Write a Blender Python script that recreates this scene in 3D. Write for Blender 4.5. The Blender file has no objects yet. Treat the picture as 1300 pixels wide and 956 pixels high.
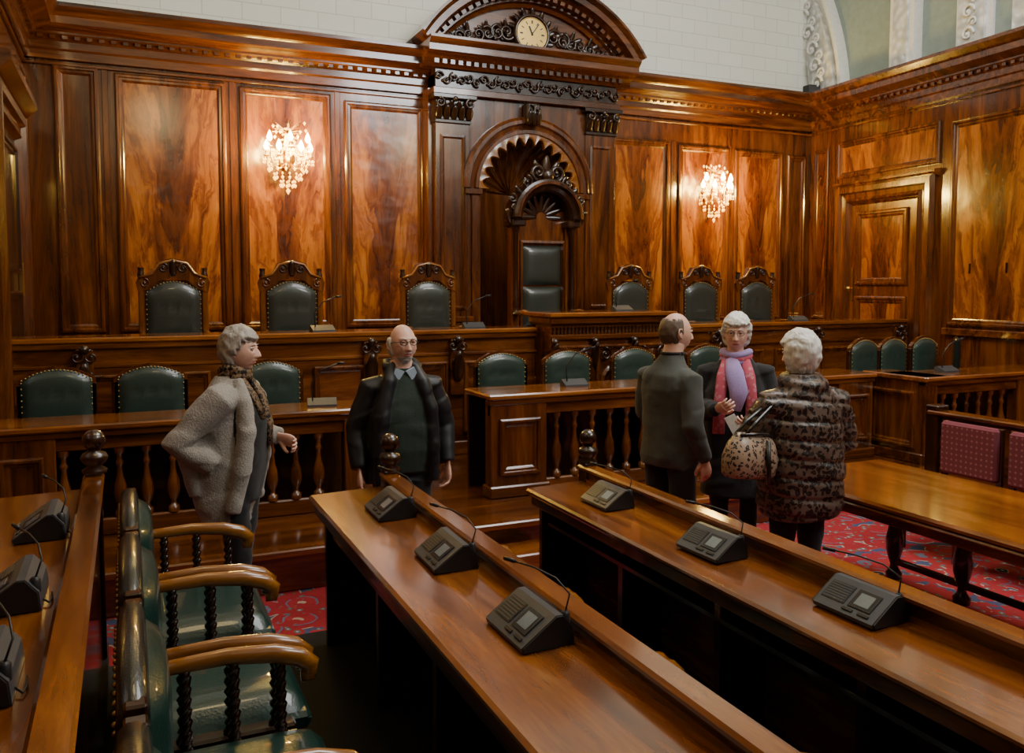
import bpy, bmesh, math, random
from mathutils import Vector, Matrix, noise, Euler
from mathutils.bvhtree import BVHTree
pi=math.pi; sin=math.sin; cos=math.cos
R=random.Random(7)
SC=bpy.context.scene
def link(o): bpy.context.collection.objects.link(o); return o
def sstep(a,b,x):
    t=max(0.,min(1.,(x-a)/(b-a))); return t*t*(3-2*t)
# ------------------------------------------------------------ materials
class NT:
    def __init__(s,name):
        s.m=bpy.data.materials.new(name); s.m.use_nodes=True; s.t=s.m.node_tree
        s.p=s.t.nodes['Principled BSDF']
    def n(s,typ,inp=None,**kw):
        n=s.t.nodes.new(typ)
        for k,v in kw.items(): setattr(n,k,v)
        for k,v in (inp or {}).items(): s.set(n,k,v)
        return n
    def set(s,n,k,v):
        i=n.inputs[k]
        if isinstance(v,bpy.types.NodeSocket): s.t.links.new(v,i)
        else: i.default_value=v
    def ramp(s,fac,stops,interp='LINEAR'):
        n=s.n('ShaderNodeValToRGB',{'Fac':fac}); cr=n.color_ramp; cr.interpolation=interp
        while len(cr.elements)<len(stops): cr.elements.new(.5)
        for e,(p,c) in zip(cr.elements,stops): e.position=p; e.color=(*c,1) if len(c)==3 else c
        return n.outputs['Color']
    def mix(s,fac,a,b,bt='MIX'):
        n=s.n('ShaderNodeMix',data_type='RGBA',blend_type=bt)
        s.set(n,0,fac); s.set(n,6,a if isinstance(a,bpy.types.NodeSocket) else (*a,1)); s.set(n,7,b if isinstance(b,bpy.types.NodeSocket) else (*b,1))
        return n.outputs[2]
    def math(s,op,a,b=0.):
        n=s.n('ShaderNodeMath',operation=op); s.set(n,0,a); s.set(n,1,b); return n.outputs[0]
    def coord(s,which='Object',scale=(1,1,1),rot=(0,0,0)):
        c=s.n('ShaderNodeTexCoord'); m=s.n('ShaderNodeMapping',{'Vector':c.outputs[which],'Scale':scale,'Rotation':rot}); return m.outputs[0]
    def noise(s,vec,scale,detail=4,rough=.5,dist=0.):
        n=s.n('ShaderNodeTexNoise',{'Vector':vec,'Scale':scale,'Detail':detail,'Roughness':rough,'Distortion':dist}); return n.outputs['Fac']
    def bump(s,hgt,strength=.3,dist=.01):
        b=s.n('ShaderNodeBump',{'Height':hgt,'Strength':strength,'Distance':dist}); s.set(s.p,'Normal',b.outputs[0])
    def fin(s,**kw):
        for k,v in kw.items():
            k=k.replace('_',' ')
            if isinstance(v,tuple) and len(v)==3: v=(*v,1)
            s.set(s.p,k,v)
        return s.m
def wood(name,c0,c1,c2,axis='z',rough=.24,coat=.8,sc=1.,wavy=.14):
    N=NT(name); S={'x':(.35,3.2,3.2),'y':(3.2,.35,3.2),'z':(3.2,3.2,.35)}[axis]
    v=N.coord('Object',tuple(a*sc for a in S))
    a=N.noise(v,1.6,5,.6,1.4); b=N.noise(v,14,3,.6,.3)
    col=N.ramp(a,[(.28,c0),(.5,c1),(.72,c2)])
    col=N.mix(.5,col,N.ramp(b,[(.3,(.35,.3,.28)),(.7,(1,1,1))]),'MULTIPLY')
    w=N.noise(N.coord('Object'),2.2,2,.5)
    N.bump(N.math('ADD',w,N.math('MULTIPLY',b,.03)),wavy,.05)
    return N.fin(Base_Color=col,Roughness=rough,Coat_Weight=coat,Coat_Roughness=.11,Specular_IOR_Level=.5)
M={}
wd=((.028,.0065,.0010),(.120,.031,.0038),(.26,.082,.010))
M['mah']=wood('mahogany_vertical',*wd)
M['mahx']=wood('mahogany_long_x',*wd,'x')
M['mahy']=wood('mahogany_long_y',*wd,'y')
M['dark']=wood('mahogany_dark',(.009,.0027,.0007),(.027,.0075,.0018),(.060,.018,.004))
M['top']=wood('desktop_wood_x',(.10,.024,.0025),(.27,.078,.008),(.43,.145,.017),'x',.2,1,1,.05)
M['topy']=wood('desktop_wood_y',(.062,.015,.0015),(.225,.062,.0065),(.41,.136,.016),'y',.2,1,1,.05)
M['arm']=wood('chair_arm_wood',(.13,.038,.005),(.30,.105,.014),(.44,.18,.03),'x',.22,.8)
M['carve']=wood('carved_dark_wood',(.011,.0036,.001),(.030,.010,.0025),(.072,.024,.006),'z',.30,.5)
N=NT('flame_mahogany_panel')
uv=N.n('ShaderNodeTexCoord').outputs['UV']; sp=N.n('ShaderNodeSeparateXYZ',{'Vector':uv})
U,V=sp.outputs[0],sp.outputs[1]
au=N.math('ABSOLUTE',U)
nz=N.noise(N.n('ShaderNodeMapping',{'Vector':uv,'Scale':(2.6,.7,1)}).outputs[0],1.6,4,.6,.7)
f=N.math('ADD',N.math('MULTIPLY',V,.55),N.math('MULTIPLY',au,-1.5)); f=N.math('ADD',f,N.math('MULTIPLY',nz,.9))
cb=N.n('ShaderNodeCombineXYZ',{'X':N.math('MULTIPLY',U,2.6),'Y':N.math('MULTIPLY',f,2.3),'Z':0.})
g=N.noise(cb.outputs[0],2.1,6,.62,.6)
core=N.math('MULTIPLY',au,-2.8); core=N.math('ADD',core,N.math('MULTIPLY',nz,2.0))
col=N.ramp(g,[(.28,(.075,.014,.0018)),(.43,(.20,.050,.0055)),(.56,(.37,.118,.0125)),(.80,(.52,.20,.026))])
dk=N.ramp(core,[(.42,(1,1,1)),(.60,(.52,.40,.30)),(.92,(.22,.12,.08))])
col=N.mix(.9,col,dk,'MULTIPLY')
fine=N.noise(N.n('ShaderNodeMapping',{'Vector':uv,'Scale':(60,3,1)}).outputs[0],1.,3,.6,.2)
col=N.mix(.3,col,N.ramp(fine,[(.3,(.45,.4,.38)),(.65,(1,1,1))]),'MULTIPLY')
w=N.noise(N.coord('Object'),3.,2,.5)
N.bump(w,.28,.05)
M['flame']=N.fin(Base_Color=col,Roughness=.26,Coat_Weight=.8,Coat_Roughness=.14)
def plain(name,c,rough=.5,metal=0.,coat=0.,bs=0.,bscale=60,var=.15,**kw):
    N=NT(name); v=N.coord('Object'); a=N.noise(v,bscale,3,.6)
    col=N.mix(var,c,N.ramp(a,[(.3,tuple(x*.4 for x in c)),(.7,tuple(min(1,x*1.5) for x in c))]))
    if bs: N.bump(a,bs,.01)
    return N.fin(Base_Color=col,Roughness=rough,Metallic=metal,Coat_Weight=coat,**kw)
M['leather']=plain('green_leather',(.013,.040,.032),.28,0,.5,.2,120)
M['leatherc']=plain('grey_green_chair_leather',(.026,.046,.036),.3,0,.4,.2,120)
M['leatherd']=plain('black_green_leather',(.009,.013,.012),.28,0,.5,.2,120)
M['leatherb']=plain('grey_green_leather',(.032,.038,.030),.28,0,.5,.2,90)
M['brass']=plain('brass',(.55,.36,.12),.3,1.)
M['gilt']=plain('gilt_bronze',(.80,.52,.16),.28,1.)
M['black']=plain('black_plastic',(.012,.012,.013),.4)
M['grey']=plain('grey_plastic',(.050,.053,.060),.42,0,0,.05,200)
M['screen']=plain('lcd_screen',(.17,.20,.20),.15,0,.3)
M['sbez']=plain('screen_bezel',(.02,.02,.022),.25)
M['white']=plain('white_plaster',(.84,.85,.81),.8,0,0,.1,20)
M['paper']=plain('paper_white',(.75,.74,.68),.7)
M['clockface']=plain('clock_enamel',(.88,.87,.80),.4)
M['carpetd']=plain('tier_carpet_dark',(.018,.017,.016),.95,0,0,.4,300)
N=NT('ornate_plaster'); v=N.coord('Object'); vo=N.n('ShaderNodeTexVoronoi',{'Vector':v,'Scale':11.},feature='SMOOTH_F1')
N.bump(vo.outputs['Distance'],.8,.04); M['plaster']=N.fin(Base_Color=N.ramp(vo.outputs['Distance'],[(.1,(.86,.87,.85)),(.6,(.50,.52,.51))]),Roughness=.8)
M['greenp']=plain('sage_green_plaster',(.29,.37,.35),.85,0,0,.1,10)
N=NT('white_tile_wall'); v=N.coord('Object',(1,1,1),(pi/2,0,0))
br=N.n('ShaderNodeTexBrick',{'Vector':v,'Color1':(.82,.85,.77,1),'Color2':(.85,.88,.81,1),'Mortar':(.62,.65,.59,1),'Scale':1.,'Mortar Size':.005,'Brick Width':.42,'Row Height':.19})
N.bump(br.outputs['Fac'],-.2,.01); M['tile']=N.fin(Base_Color=br.outputs['Color'],Roughness=.7)
N=NT('persian_carpet'); v=N.coord('Object'); vd=N.n('ShaderNodeMixRGB',{'Fac':.05,'Color1':v,'Color2':N.n('ShaderNodeTexNoise',{'Vector':v,'Scale':9.}).outputs['Color']}).outputs[0]
v1=N.n('ShaderNodeTexVoronoi',{'Vector':vd,'Scale':3.6,'Randomness':.55},feature='F1'); v2=N.n('ShaderNodeTexVoronoi',{'Vector':vd,'Scale':15.},feature='F1')
a=N.ramp(v1.outputs['Distance'],[(0,(.45,.33,.26)),(.07,(.03,.04,.12)),(.15,(.50,.36,.26)),(.18,(.40,.02,.03)),(.34,(.12,.14,.22)),(.38,(.33,.012,.02)),(.55,(.45,.33,.24)),(.58,(.06,.07,.15))],'CONSTANT')
b=N.ramp(v2.outputs['Distance'],[(0,(.50,.38,.30)),(.14,(.10,.12,.22)),(.24,(.16,.12,.05)),(.33,(.36,.014,.022))],'CONSTANT')
mk=N.ramp(N.noise(v,7,2),[(.47,(0,0,0)),(.49,(1,1,1))])
sepm=N.n('ShaderNodeSeparateColor',{'Color':mk}).outputs[0]
col=N.mix(sepm,a,b); N.bump(N.noise(v,260,2),.4,.01)
M['carpet']=N.fin(Base_Color=col,Roughness=.95)
N=NT('burgundy_patterned_fabric'); v=N.coord('Object'); vo=N.n('ShaderNodeTexVoronoi',{'Vector':v,'Scale':24.,'Randomness':0.})
M['redchair']=N.fin(Base_Color=N.ramp(vo.outputs['Distance'],[(0,(.34,.13,.14)),(.17,(.34,.13,.14)),(.24,(.18,.035,.05)),(1,(.16,.03,.045))]),Roughness=.85)
def emis(name,c,s):
    N=NT(name); return N.fin(Base_Color=c,Emission_Color=c,Emission_Strength=s)
M['bulb']=emis('candle_bulb_glow',(1,.66,.16),90.)
M['crystal']=plain('crystal_glass_glow',(.95,.72,.32),.08,0,1,0,60,.1,Transmission_Weight=.35,Emission_Color=(1,.52,.06,1),Emission_Strength=3.4)  # drops given their own emission to imitate the glow of the bulbs
M['cglow']=emis('ceiling_panel_glow',(.9,.95,1),3.)  # glow for the added ceiling panel
M['skin']=plain('skin',(.74,.43,.325),.45,0,0,.06,40,.15,Subsurface_Weight=.12)
M['lip']=plain('lips',(.55,.23,.19),.4)
M['eyew']=plain('eye_white',(.75,.73,.70),.2); M['iris']=plain('iris',(.03,.025,.02),.1)
def hairm(name,c):
    N=NT(name); v=N.coord('Object',(1,1,.12)); a=N.noise(v,150,4,.7,.8)
    N.bump(a,.35,.006); return N.fin(Base_Color=N.ramp(a,[(.3,tuple(x*.62 for x in c)),(.65,c)]),Roughness=.45)
M['hgrey']=hairm('hair_grey',(.44,.40,.35)); M['hwhite']=hairm('hair_white',(.88,.86,.80)); M['hbrown']=hairm('hair_grey_brown',(.13,.085,.055)); M['hbeard']=hairm('beard_white',(.68,.64,.59))
def cloth(name,c,bsc=180,bs=.4,rough=.9,var=.2): 
    return plain(name,c,rough,0,0,bs,bsc,var,Sheen_Weight=.12)
M['knit']=cloth('grey_knit',(.33,.30,.265),95,.7,.95,.3)
M['blackc']=cloth('black_cloth',(.009,.009,.010)); M['navy']=plain('dark_jacket',(.0085,.009,.011),.5,0,0,.08,250,.1)
M['dgreen']=cloth('dark_green_sweater',(.016,.030,.021)); M['olive']=cloth('grey_green_sweater',(.062,.066,.058),220,.3)
M['dtrous']=cloth('dark_trousers',(.014,.014,.016)); M['blues']=cloth('blue_shirt',(.38,.48,.60))
M['lilac']=cloth('lilac_scarf',(.38,.28,.58)); M['shoe']=plain('shoe_leather',(.01,.01,.01),.3,0,.4)
N=NT('pink_patterned_scarf'); v=N.coord('Object'); vo=N.n('ShaderNodeTexVoronoi',{'Vector':v,'Scale':32.})
M['pink']=N.fin(Base_Color=N.ramp(vo.outputs['Distance'],[(0,(.22,.04,.09)),(.25,(.60,.24,.28)),(.4,(.48,.08,.12)),(1,(.42,.06,.10))]),Roughness=.8)
def leopard(name,base,sc,sheen=.4,cover=.5):
    N=NT(name); v=N.coord('Object'); v=N.n('ShaderNodeMixRGB',{'Fac':.06,'Color1':v,'Color2':N.n('ShaderNodeTexNoise',{'Vector':v,'Scale':18.}).outputs['Color']}).outputs[0]
    vo=N.n('ShaderNodeTexVoronoi',{'Vector':v,'Scale':sc}); d=vo.outputs['Distance']
    col=N.ramp(d,[(0,tuple(x*.45 for x in base)),(.18,(.008,.005,.004)),(cover,base)],'CONSTANT')
    return N.fin(Base_Color=col,Roughness=sheen,Coat_Weight=.1)
M['leo']=leopard('leopard_print_quilt',(.12,.080,.060),38.,.42,.52); M['leobag']=leopard('leopard_print_bag',(.36,.25,.17),50.,.35,.42); M['leoscarf']=leopard('leopard_print_scarf',(.20,.12,.06),60.,.8)
# ------------------------------------------------------------ mesh builder
class MB:
    def __init__(s,M0=None): s.v=[];s.f=[];s.m=[];s.s=[];s.uv=[];s.M=M0 or Matrix();s.names=[]
    def mi(s,k):
        if k not in s.names: s.names.append(k)
        return s.names.index(k)
    def add(s,vs,fs,mat,smooth=False,uvs=None):
        b=len(s.v); i=s.mi(mat); X=s.M
        s.v+= [X@Vector(p) for p in vs]
        for k,f in enumerate(fs):
            s.f.append([b+j for j in f]); s.m.append(i); s.s.append(smooth); s.uv.append([uvs[j] for j in f] if uvs else None)
    def box(s,x0,x1,y0,y1,z0,z1,mat,b=0.):
        if b<=0:
            vs=[(x,y,z) for x in(x0,x1) for y in(y0,y1) for z in(z0,z1)]
            s.add(vs,[(0,1,3,2),(4,6,7,5),(0,4,5,1),(2,3,7,6),(0,2,6,4),(1,5,7,3)],mat); return
        lo=(x0,y0,z0);hi=(x1,y1,z1);vs=[];ix={}
        for c in range(8):
            sg=((c>>2)&1,(c>>1)&1,c&1)
            for k in range(3):
                p=[]
                for a in range(3):
                    q=hi[a] if sg[a] else lo[a]
                    if a!=k: q+= -b if sg[a] else b
                    p.append(q)
                ix[(sg,k)]=len(vs);vs.append(p)
        fs=[]
        for k in range(3):
            a,c=[i for i in range(3) if i!=k]
            for sk in(0,1):
                L=[]
                for sa,sc in((0,0),(1,0),(1,1),(0,1)):
                    g=[0,0,0];g[k]=sk;g[a]=sa;g[c]=sc;L.append(ix[(tuple(g),k)])
                fs.append(L)
            for sa in(0,1):
                for sc in(0,1):
                    g=[0,0,0];g[a]=sa;g[c]=sc;g[k]=0;h=list(g);h[k]=1;g=tuple(g);h=tuple(h)
                    fs.append([ix[(g,a)],ix[(g,c)],ix[(h,c)],ix[(h,a)]])
        for c in range(8):
            sg=((c>>2)&1,(c>>1)&1,c&1); fs.append([ix[(sg,0)],ix[(sg,1)],ix[(sg,2)]])
        s.add(vs,fs,mat)
    def prism(s,prof,axis,t0,t1,mat,smooth=False):
        n=len(prof)
        def P(a,b,t): return {'x':(t,a,b),'y':(a,t,b),'z':(a,b,t)}[axis]
        vs=[P(a,b,t0) for a,b in prof]+[P(a,b,t1) for a,b in prof]
        s.add(vs,[(i,(i+1)%n,n+(i+1)%n,n+i) for i in range(n)],mat,smooth)
        s.add(vs,[tuple(range(n)),tuple(range(2*n-1,n-1,-1))],mat)
    def mould(s,x0,x1,z0,z1,y,prof,mat):
        for (i0,o0),(i1,o1) in zip(prof,prof[1:]):
            def c(i,o): return [(x0+i,y-o,z0+i),(x1-i,y-o,z0+i),(x1-i,y-o,z1-i),(x0+i,y-o,z1-i)]
            a=c(i0,o0);b=c(i1,o1)
            s.add(a+b,[(k,(k+1)%4,4+(k+1)%4,4+k) for k in range(4)],mat)
    def panel(s,x0,x1,z0,z1,y,mat='flame',mm='mah',w=.09,d=.035):
        s.mould(x0,x1,z0,z1,y,[(0,0),(0,d*.7),(w*.18,d),(w*.4,d),(w*.5,d*.55),(w*.75,d*.5),(w*.88,d*.25),(w,.004)],mm)
        i=w*.98; X=(x0+x1)/2; o=R.random()*20
        vs=[(x0+i,y-.004,z0+i),(x1-i,y-.004,z0+i),(x1-i,y-.004,z1-i),(x0+i,y-.004,z1-i)]
        s.add(vs,[(0,1,2,3)],mat,False,[(a-X,c+o) for a,_,c in vs])
    def lathe(s,prof,c,mat,n=16,smooth=True,axis='z'):
        vs=[]
        for r,z in prof:
            for k in range(n):
                a=2*pi*k/n
                q=(r*cos(a),r*sin(a),z) if axis=='z' else ((r*cos(a),-z,r*sin(a)) if axis=='y' else (z,r*cos(a),r*sin(a)))
                vs.append((c[0]+q[0],c[1]+q[1],c[2]+q[2]))
        L=len(prof)
        fs=[(i*n+k,i*n+(k+1)%n,(i+1)*n+(k+1)%n,(i+1)*n+k) for i in range(L-1) for k in range(n)]
        s.add(vs,fs,mat,smooth); s.add(vs,[tuple(range(n)),tuple(range((L-1)*n,L*n))],mat)
    def ell(s,c,r,mat,nu=12,nv=8,fn=None):
        vs=[(0,0,-1)]
        for i in range(1,nv):
            a=-pi/2+pi*i/nv
            for k in range(nu): vs.append((cos(a)*cos(2*pi*k/nu),cos(a)*sin(2*pi*k/nu),sin(a)))
        vs.append((0,0,1)); fs=[]
        for k in range(nu):
            fs.append((0,1+(k+1)%nu,1+k))
            for i in range(nv-2):
                b=1+i*nu; fs.append((b+k,b+(k+1)%nu,b+nu+(k+1)%nu,b+nu+k))
            b=1+(nv-2)*nu; fs.append((b+k,b+(k+1)%nu,len(vs)-1))
        if fn: P=[fn(Vector(p)) for p in vs]
        else: P=[(c[0]+p[0]*r[0],c[1]+p[1]*r[1],c[2]+p[2]*r[2]) for p in vs]
        s.add(P,fs,mat,True)
    def tube(s,pts,rad,mat,n=8,flat=1.,up=None,smooth=True):
        pts=[Vector(p) for p in pts]; L=len(pts)
        if not hasattr(rad,'__len__'): rad=[rad]*L
        T=[(pts[min(i+1,L-1)]-pts[max(i-1,0)]).normalized() for i in range(L)]
        u=Vector(up) if up else (Vector((0,0,1)) if abs(T[0].z)<.9 else Vector((0,1,0)))
        vs=[]
        for i in range(L):
            u=(u-T[i]*u.dot(T[i])).normalized(); w=T[i].cross(u)
            for k in range(n):
                a=2*pi*k/n; vs.append(pts[i]+(w*cos(a)+u*sin(a)*flat)*rad[i])
        fs=[(i*n+k,i*n+(k+1)%n,(i+1)*n+(k+1)%n,(i+1)*n+k) for i in range(L-1) for k in range(n)]
        fs+=[tuple(range(n)),tuple(range((L-1)*n,L*n))]
        s.add(vs,fs,mat,smooth)
    def arcm(s,cx,cz,y,a0,a1,prof,mat,n=40,rx=1.):
        vs=[];P=len(prof)
        for k in range(n+1):
            a=a0+(a1-a0)*k/n
            for r,o in prof: vs.append((cx+r*cos(a)*rx,y-o,cz+r*sin(a)))
        s.add(vs,[(k*P+j,k*P+j+1,(k+1)*P+j+1,(k+1)*P+j) for k in range(n) for j in range(P-1)],mat)
        s.add(vs,[tuple(range(P)),tuple(range(n*P,n*P+P))],mat)
    def scroll(s,cx,y,cz,r,a0,sg,mat,turns=1.4,th=None,n=18):
        th=th or r*.2; pts=[];rd=[]
        for k in range(n+1):
            t=k/n; a=a0+sg*2*pi*turns*t; q=r*(1-.85*t); pts.append((cx+q*cos(a),y,cz+q*sin(a))); rd.append(th*(1-.3*t))
        s.tube(pts,rd,mat,6); s.ell((cx,y,cz),(th*1.3,th*1.3,th*1.3),mat,8,6)
    def leaf(s,p,d,L,w,mat,curl=.3,out=(0,-1,0)):
        p=Vector(p);d=Vector(d).normalized();o=Vector(out);pts=[];rd=[]
        for k in range(7):
            t=k/6; pts.append(p+d*L*t+o*(curl*L*t*t)); rd.append(w*(sin(pi*min(1,.15+.8*t))**.7)*.5+.001)
        s.tube(pts,rd,mat,6,.45,out)
    def obj(s,name,loc=None,parent=None,bevel=0):
        me=bpy.data.meshes.new(name); me.from_pydata([tuple(p) for p in s.v],[],s.f)
        for k in s.names: me.materials.append(M[k])
        me.polygons.foreach_set('material_index',s.m); me.polygons.foreach_set('use_smooth',s.s)
        if any(s.uv):
            L=me.uv_layers.new(name='UVMap').data; j=0
            for f,u in zip(s.f,s.uv):
                for q in range(len(f)):
                    if u: L[j].uv=u[q]
                    j+=1
        bm=bmesh.new();bm.from_mesh(me);bmesh.ops.recalc_face_normals(bm,faces=bm.faces[:]);bm.to_mesh(me);bm.free()
        o=bpy.data.objects.new(name,me); link(o)
        if loc: o.location=loc
        if parent: o.parent=parent
        return o
def inst(o,loc,rz=0.,name=None,sc=None):
    n=bpy.data.objects.new(name or o.name.split('.')[0],o.data); link(n); n.location=loc; n.rotation_euler=(0,0,rz)
    if sc: n.scale=sc
    return n
BAL=[(.045,0),(.045,.05),(.025,.06),(.022,.09),(.04,.13),(.052,.19),(.045,.27),(.026,.34),(.02,.42),(.03,.44),(.03,.46),(.02,.48),(.022,.52),(.04,.54),(.04,.58)]
def baluster(mb,x,y,z0,z1,mat='dark',k=1.): mb.lathe([(r*k,z0+(z1-z0)*h/.58-z0) for r,h in BAL],(x,y,z0),mat,10)
# ------------------------------------------------------------ room shell
XL,XR,YB=-.88,9.5,10.
DZ=.8; PZ=.29; CEN=4.64; YF=-2.6
mb=MB(); mb.box(XL,XR+.1,YF,YB,-.2,0,'carpet'); mb.obj('floor')
mb=MB(); mb.box(XL-.3,XR+.3,YF-.3,YB+.8,8.2,8.4,'white'); mb.obj('ceiling')
mb=MB(); mb.box(3,6.5,2,6,8.12,8.2,'cglow'); mb.box(2.9,3,1.9,6.1,8.05,8.2,'white'); mb.box(6.5,6.6,1.9,6.1,8.05,8.2,'white'); mb.box(3,6.5,1.9,2,8.05,8.2,'white'); mb.box(3,6.5,6,6.1,8.05,8.2,'white'); mb.obj('added_ceiling_glow_panel')  # invented glowing panel in the unseen ceiling, added for light from above
mb=MB(); mb.box(XL-.3,XR+.3,YF-.3,YF,0,4.8,'mah'); mb.box(XL-.3,XR+.3,YF-.3,YF,4.8,8.2,'tile'); mb.obj('wall_front')
mb=MB()
mb.box(XL-.3,CEN-.84,YB,YB+.4,0,4.8,'mah'); mb.box(CEN+.84,XR+.3,YB,YB+.4,0,4.8,'mah'); mb.box(CEN-.84,CEN+.84,YB,YB+.4,4.15,4.8,'mah'); mb.box(CEN-.84,CEN+.84,YB+.4,YB+.6,0,4.8,'dark')
mb.box(XL-.3,XR+.3,YB+.02,YB+.4,4.8,8.2,'tile')
for a,b,t in [(-.62,-.2,4.25),(-.05,1.06,4.22),(1.2,2.22,4.2),(2.38,3.36,4.15),(5.98,6.92,3.98),(7.08,7.96,3.96),(8.06,8.95,3.95),(9.04,9.4,3.93)]:
    mb.panel(a,b,1.5,t,YB,'flame' if b-a>.5 else 'mah')
for x in (-.14,1.13,2.30,7.0,8.0): mb.box(x-.03,x+.03,YB-.012,YB,1.45,4.25 if x<4 else 4.0,'mah',.004)
mb.obj('wall_back')
def cornice(mb,x0,x1,y=0.):
    pr=[(0,4.30),(-.05,4.30),(-.05,4.38),(-.07,4.40),(-.07,4.47),(-.10,4.50),(-.14,4.53),(-.14,4.55),(-.22,4.58),(-.28,4.60),(-.28,4.67),(-.31,4.69),(-.35,4.75),(-.35,4.79),(0,4.79)]
    mb.prism([(y+a,b) for a,b in pr],'x',x0,x1,'mahx')
    n=int((x1-x0)/.11)
    for k in range(n):
        x=x0+(k+.25)*(x1-x0)/n; mb.box(x,x+.05,y-.125,y-.07,4.485,4.53,'mahx')
    mb.box(x0,x1,y-.03,y,4.24,4.27,'mahx',.005)
mb=MB(Matrix.Translation((0,YB,0))); cornice(mb,XL,CEN-1.25); cornice(mb,CEN+1.25,XR)
mb.box(XL,CEN-1.3,-.05,0,1.38,1.47,'mahx',.01); mb.box(CEN+1.3,XR,-.05,0,1.38,1.47,'mahx',.01); mb.obj('trim_back_cornice')
RM=Matrix.Translation((XR,YB,0))@Matrix.Rotation(math.radians(-94.1),4,'Z')
mb=MB(RM); mb.box(-.4,13.,0,.4,0,4.8,'mah')
mb.panel(.60,2.42,3.52,4.05,0,'flame'); mb.panel(2.6,3.9,1.5,4.0,0); mb.panel(4.1,5.4,1.5,4.0,0); mb.panel(5.6,7.,1.5,4.,0)
mb.panel(.12,.42,1.5,4.0,0,'flame',w=.06)
mb.box(-.4,13.,.05,.4,4.8,8.2,'greenp')
mb.obj('wall_right')
mb=MB(RM); cornice(mb,0,12.5); mb.box(2.55,12.,-.05,0,1.38,1.47,'mahx',.01); mb.obj('trim_right_cornice')
mb=MB(RM)
mb.mould(.62,2.40,.4,3.42,0,[(0,0),(0,.06),(.05,.10),(.12,.10),(.14,.06),(.20,.05),(.24,.08),(.28,.02),(.30,.0)],'mah')
mb.prism([(0,3.36),(-.06,3.38),(-.10,3.42),(-.10,3.45),(0,3.47)],'x',.60,2.42,'mahx')
mb.box(.92,2.10,-.03,0,.8,3.12,'mah',.006); mb.panel(1.05,1.97,2.0,3.02,-.03,'flame',w=.1); mb.panel(1.05,1.97,.9,1.85,-.03,'flame',w=.1)
mb.box(.96,1.0,-.05,-.03,1.78,2.25,'brass',.004); mb.lathe([(.012,0),(.012,.03),(.03,.045),(.034,.06),(.022,.078),(0.001,.08)],(.98,-.05,1.95),'brass',12,axis='y')
mb.obj('door_1')
mb=MB(RM)
for z in (2.2,):
    mb.box(2.9,2.92,-.02,0,z-.06,z+.06,'dark',.003); mb.box(3.4,3.42,-.02,0,z-.06,z+.06,'dark',.003)
mb.obj('trim_panel_handles')
mb=MB(RM)
def rib(s0,s1,mat,out=.14,curve=0.):
    n=16;vs=[]
    for k in range(n+1):
        z=4.78+(8.2-4.78)*k/n; c=-curve*((z-4.78)/1.2)**1.7; vs+=[(s0+c,.05,z),(s0+c,-out,z),(s1+c,-out,z),(s1+c,.05,z)]
    mb.add(vs,[(k*4+j,k*4+j+1,k*4+4+j+1,k*4+4+j) for k in range(n) for j in range(3)],mat)
rib(-.05,.68,'white',.05,.35); rib(.10,.60,'plaster',.13,.35); rib(.68,.74,'white',.12,.30)
rib(1.62,2.02,'white',.10); rib(1.70,1.94,'plaster',.13); rib(2.70,3.2,'white',.12); rib(2.75,3.12,'plaster',.16); rib(3.2,3.5,'greenp',.08); rib(3.5,4.1,'plaster',.18); rib(4.8,5.3,'plaster',.15); rib(6.5,7.,'plaster',.15)
for s0,s1,cv in ((.10,.60,.35),(2.75,3.12,0),(3.5,4.1,0)):
    for k in range(9):
        z=4.95+k*.26; c=-cv*((z-4.78)/1.2)**1.7; m=(s0+s1)/2+c; q=(s1-s0)*.32; y=-.2
        mb.scroll(m-q*.2,y+.02,z,q*.75,0,1,'white',1.2); mb.scroll(m+q*.4,y+.02,z+.13,q*.5,pi,-1,'white',1.2)
mb.obj('trim_plaster_vault')
LM=Matrix.Translation((XL,0,0))@Matrix.Rotation(pi/2,4,'Z')
mb=MB(LM); mb.box(YF-.3,YB+.4,0,.3,0,4.8,'mah'); mb.box(YF-.3,YB+.4,.02,.3,4.8,8.2,'tile')
mb.panel(9.25,9.85,1.5,4.1,0,'mah'); mb.panel(5.2,6.6,1.5,4.1,0); mb.obj('wall_left')
mb=MB(LM); cornice(mb,YF,YB); mb.obj('trim_left_cornice')
mb=MB(LM)
mb.mould(7.2,9.05,.3,3.55,0,[(0,0),(0,.06),(.05,.10),(.12,.10),(.14,.06),(.20,.05),(.24,.08),(.28,.0)],'mah')
mb.prism([(0,3.50),(-.1,3.54),(-.18,3.62),(-.18,3.68),(0,3.74)],'x',7.12,9.12,'mahx')
mb.box(7.46,8.79,-.02,0,.3,3.30,'dark',.005); mb.panel(7.58,8.67,2.1,3.2,-.02,'dark','dark'); mb.panel(7.58,8.67,.6,1.95,-.02,'dark','dark')
mb.box(8.70,8.74,-.06,-.02,1.9,2.2,'brass',.004); mb.obj('door_2')
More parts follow.
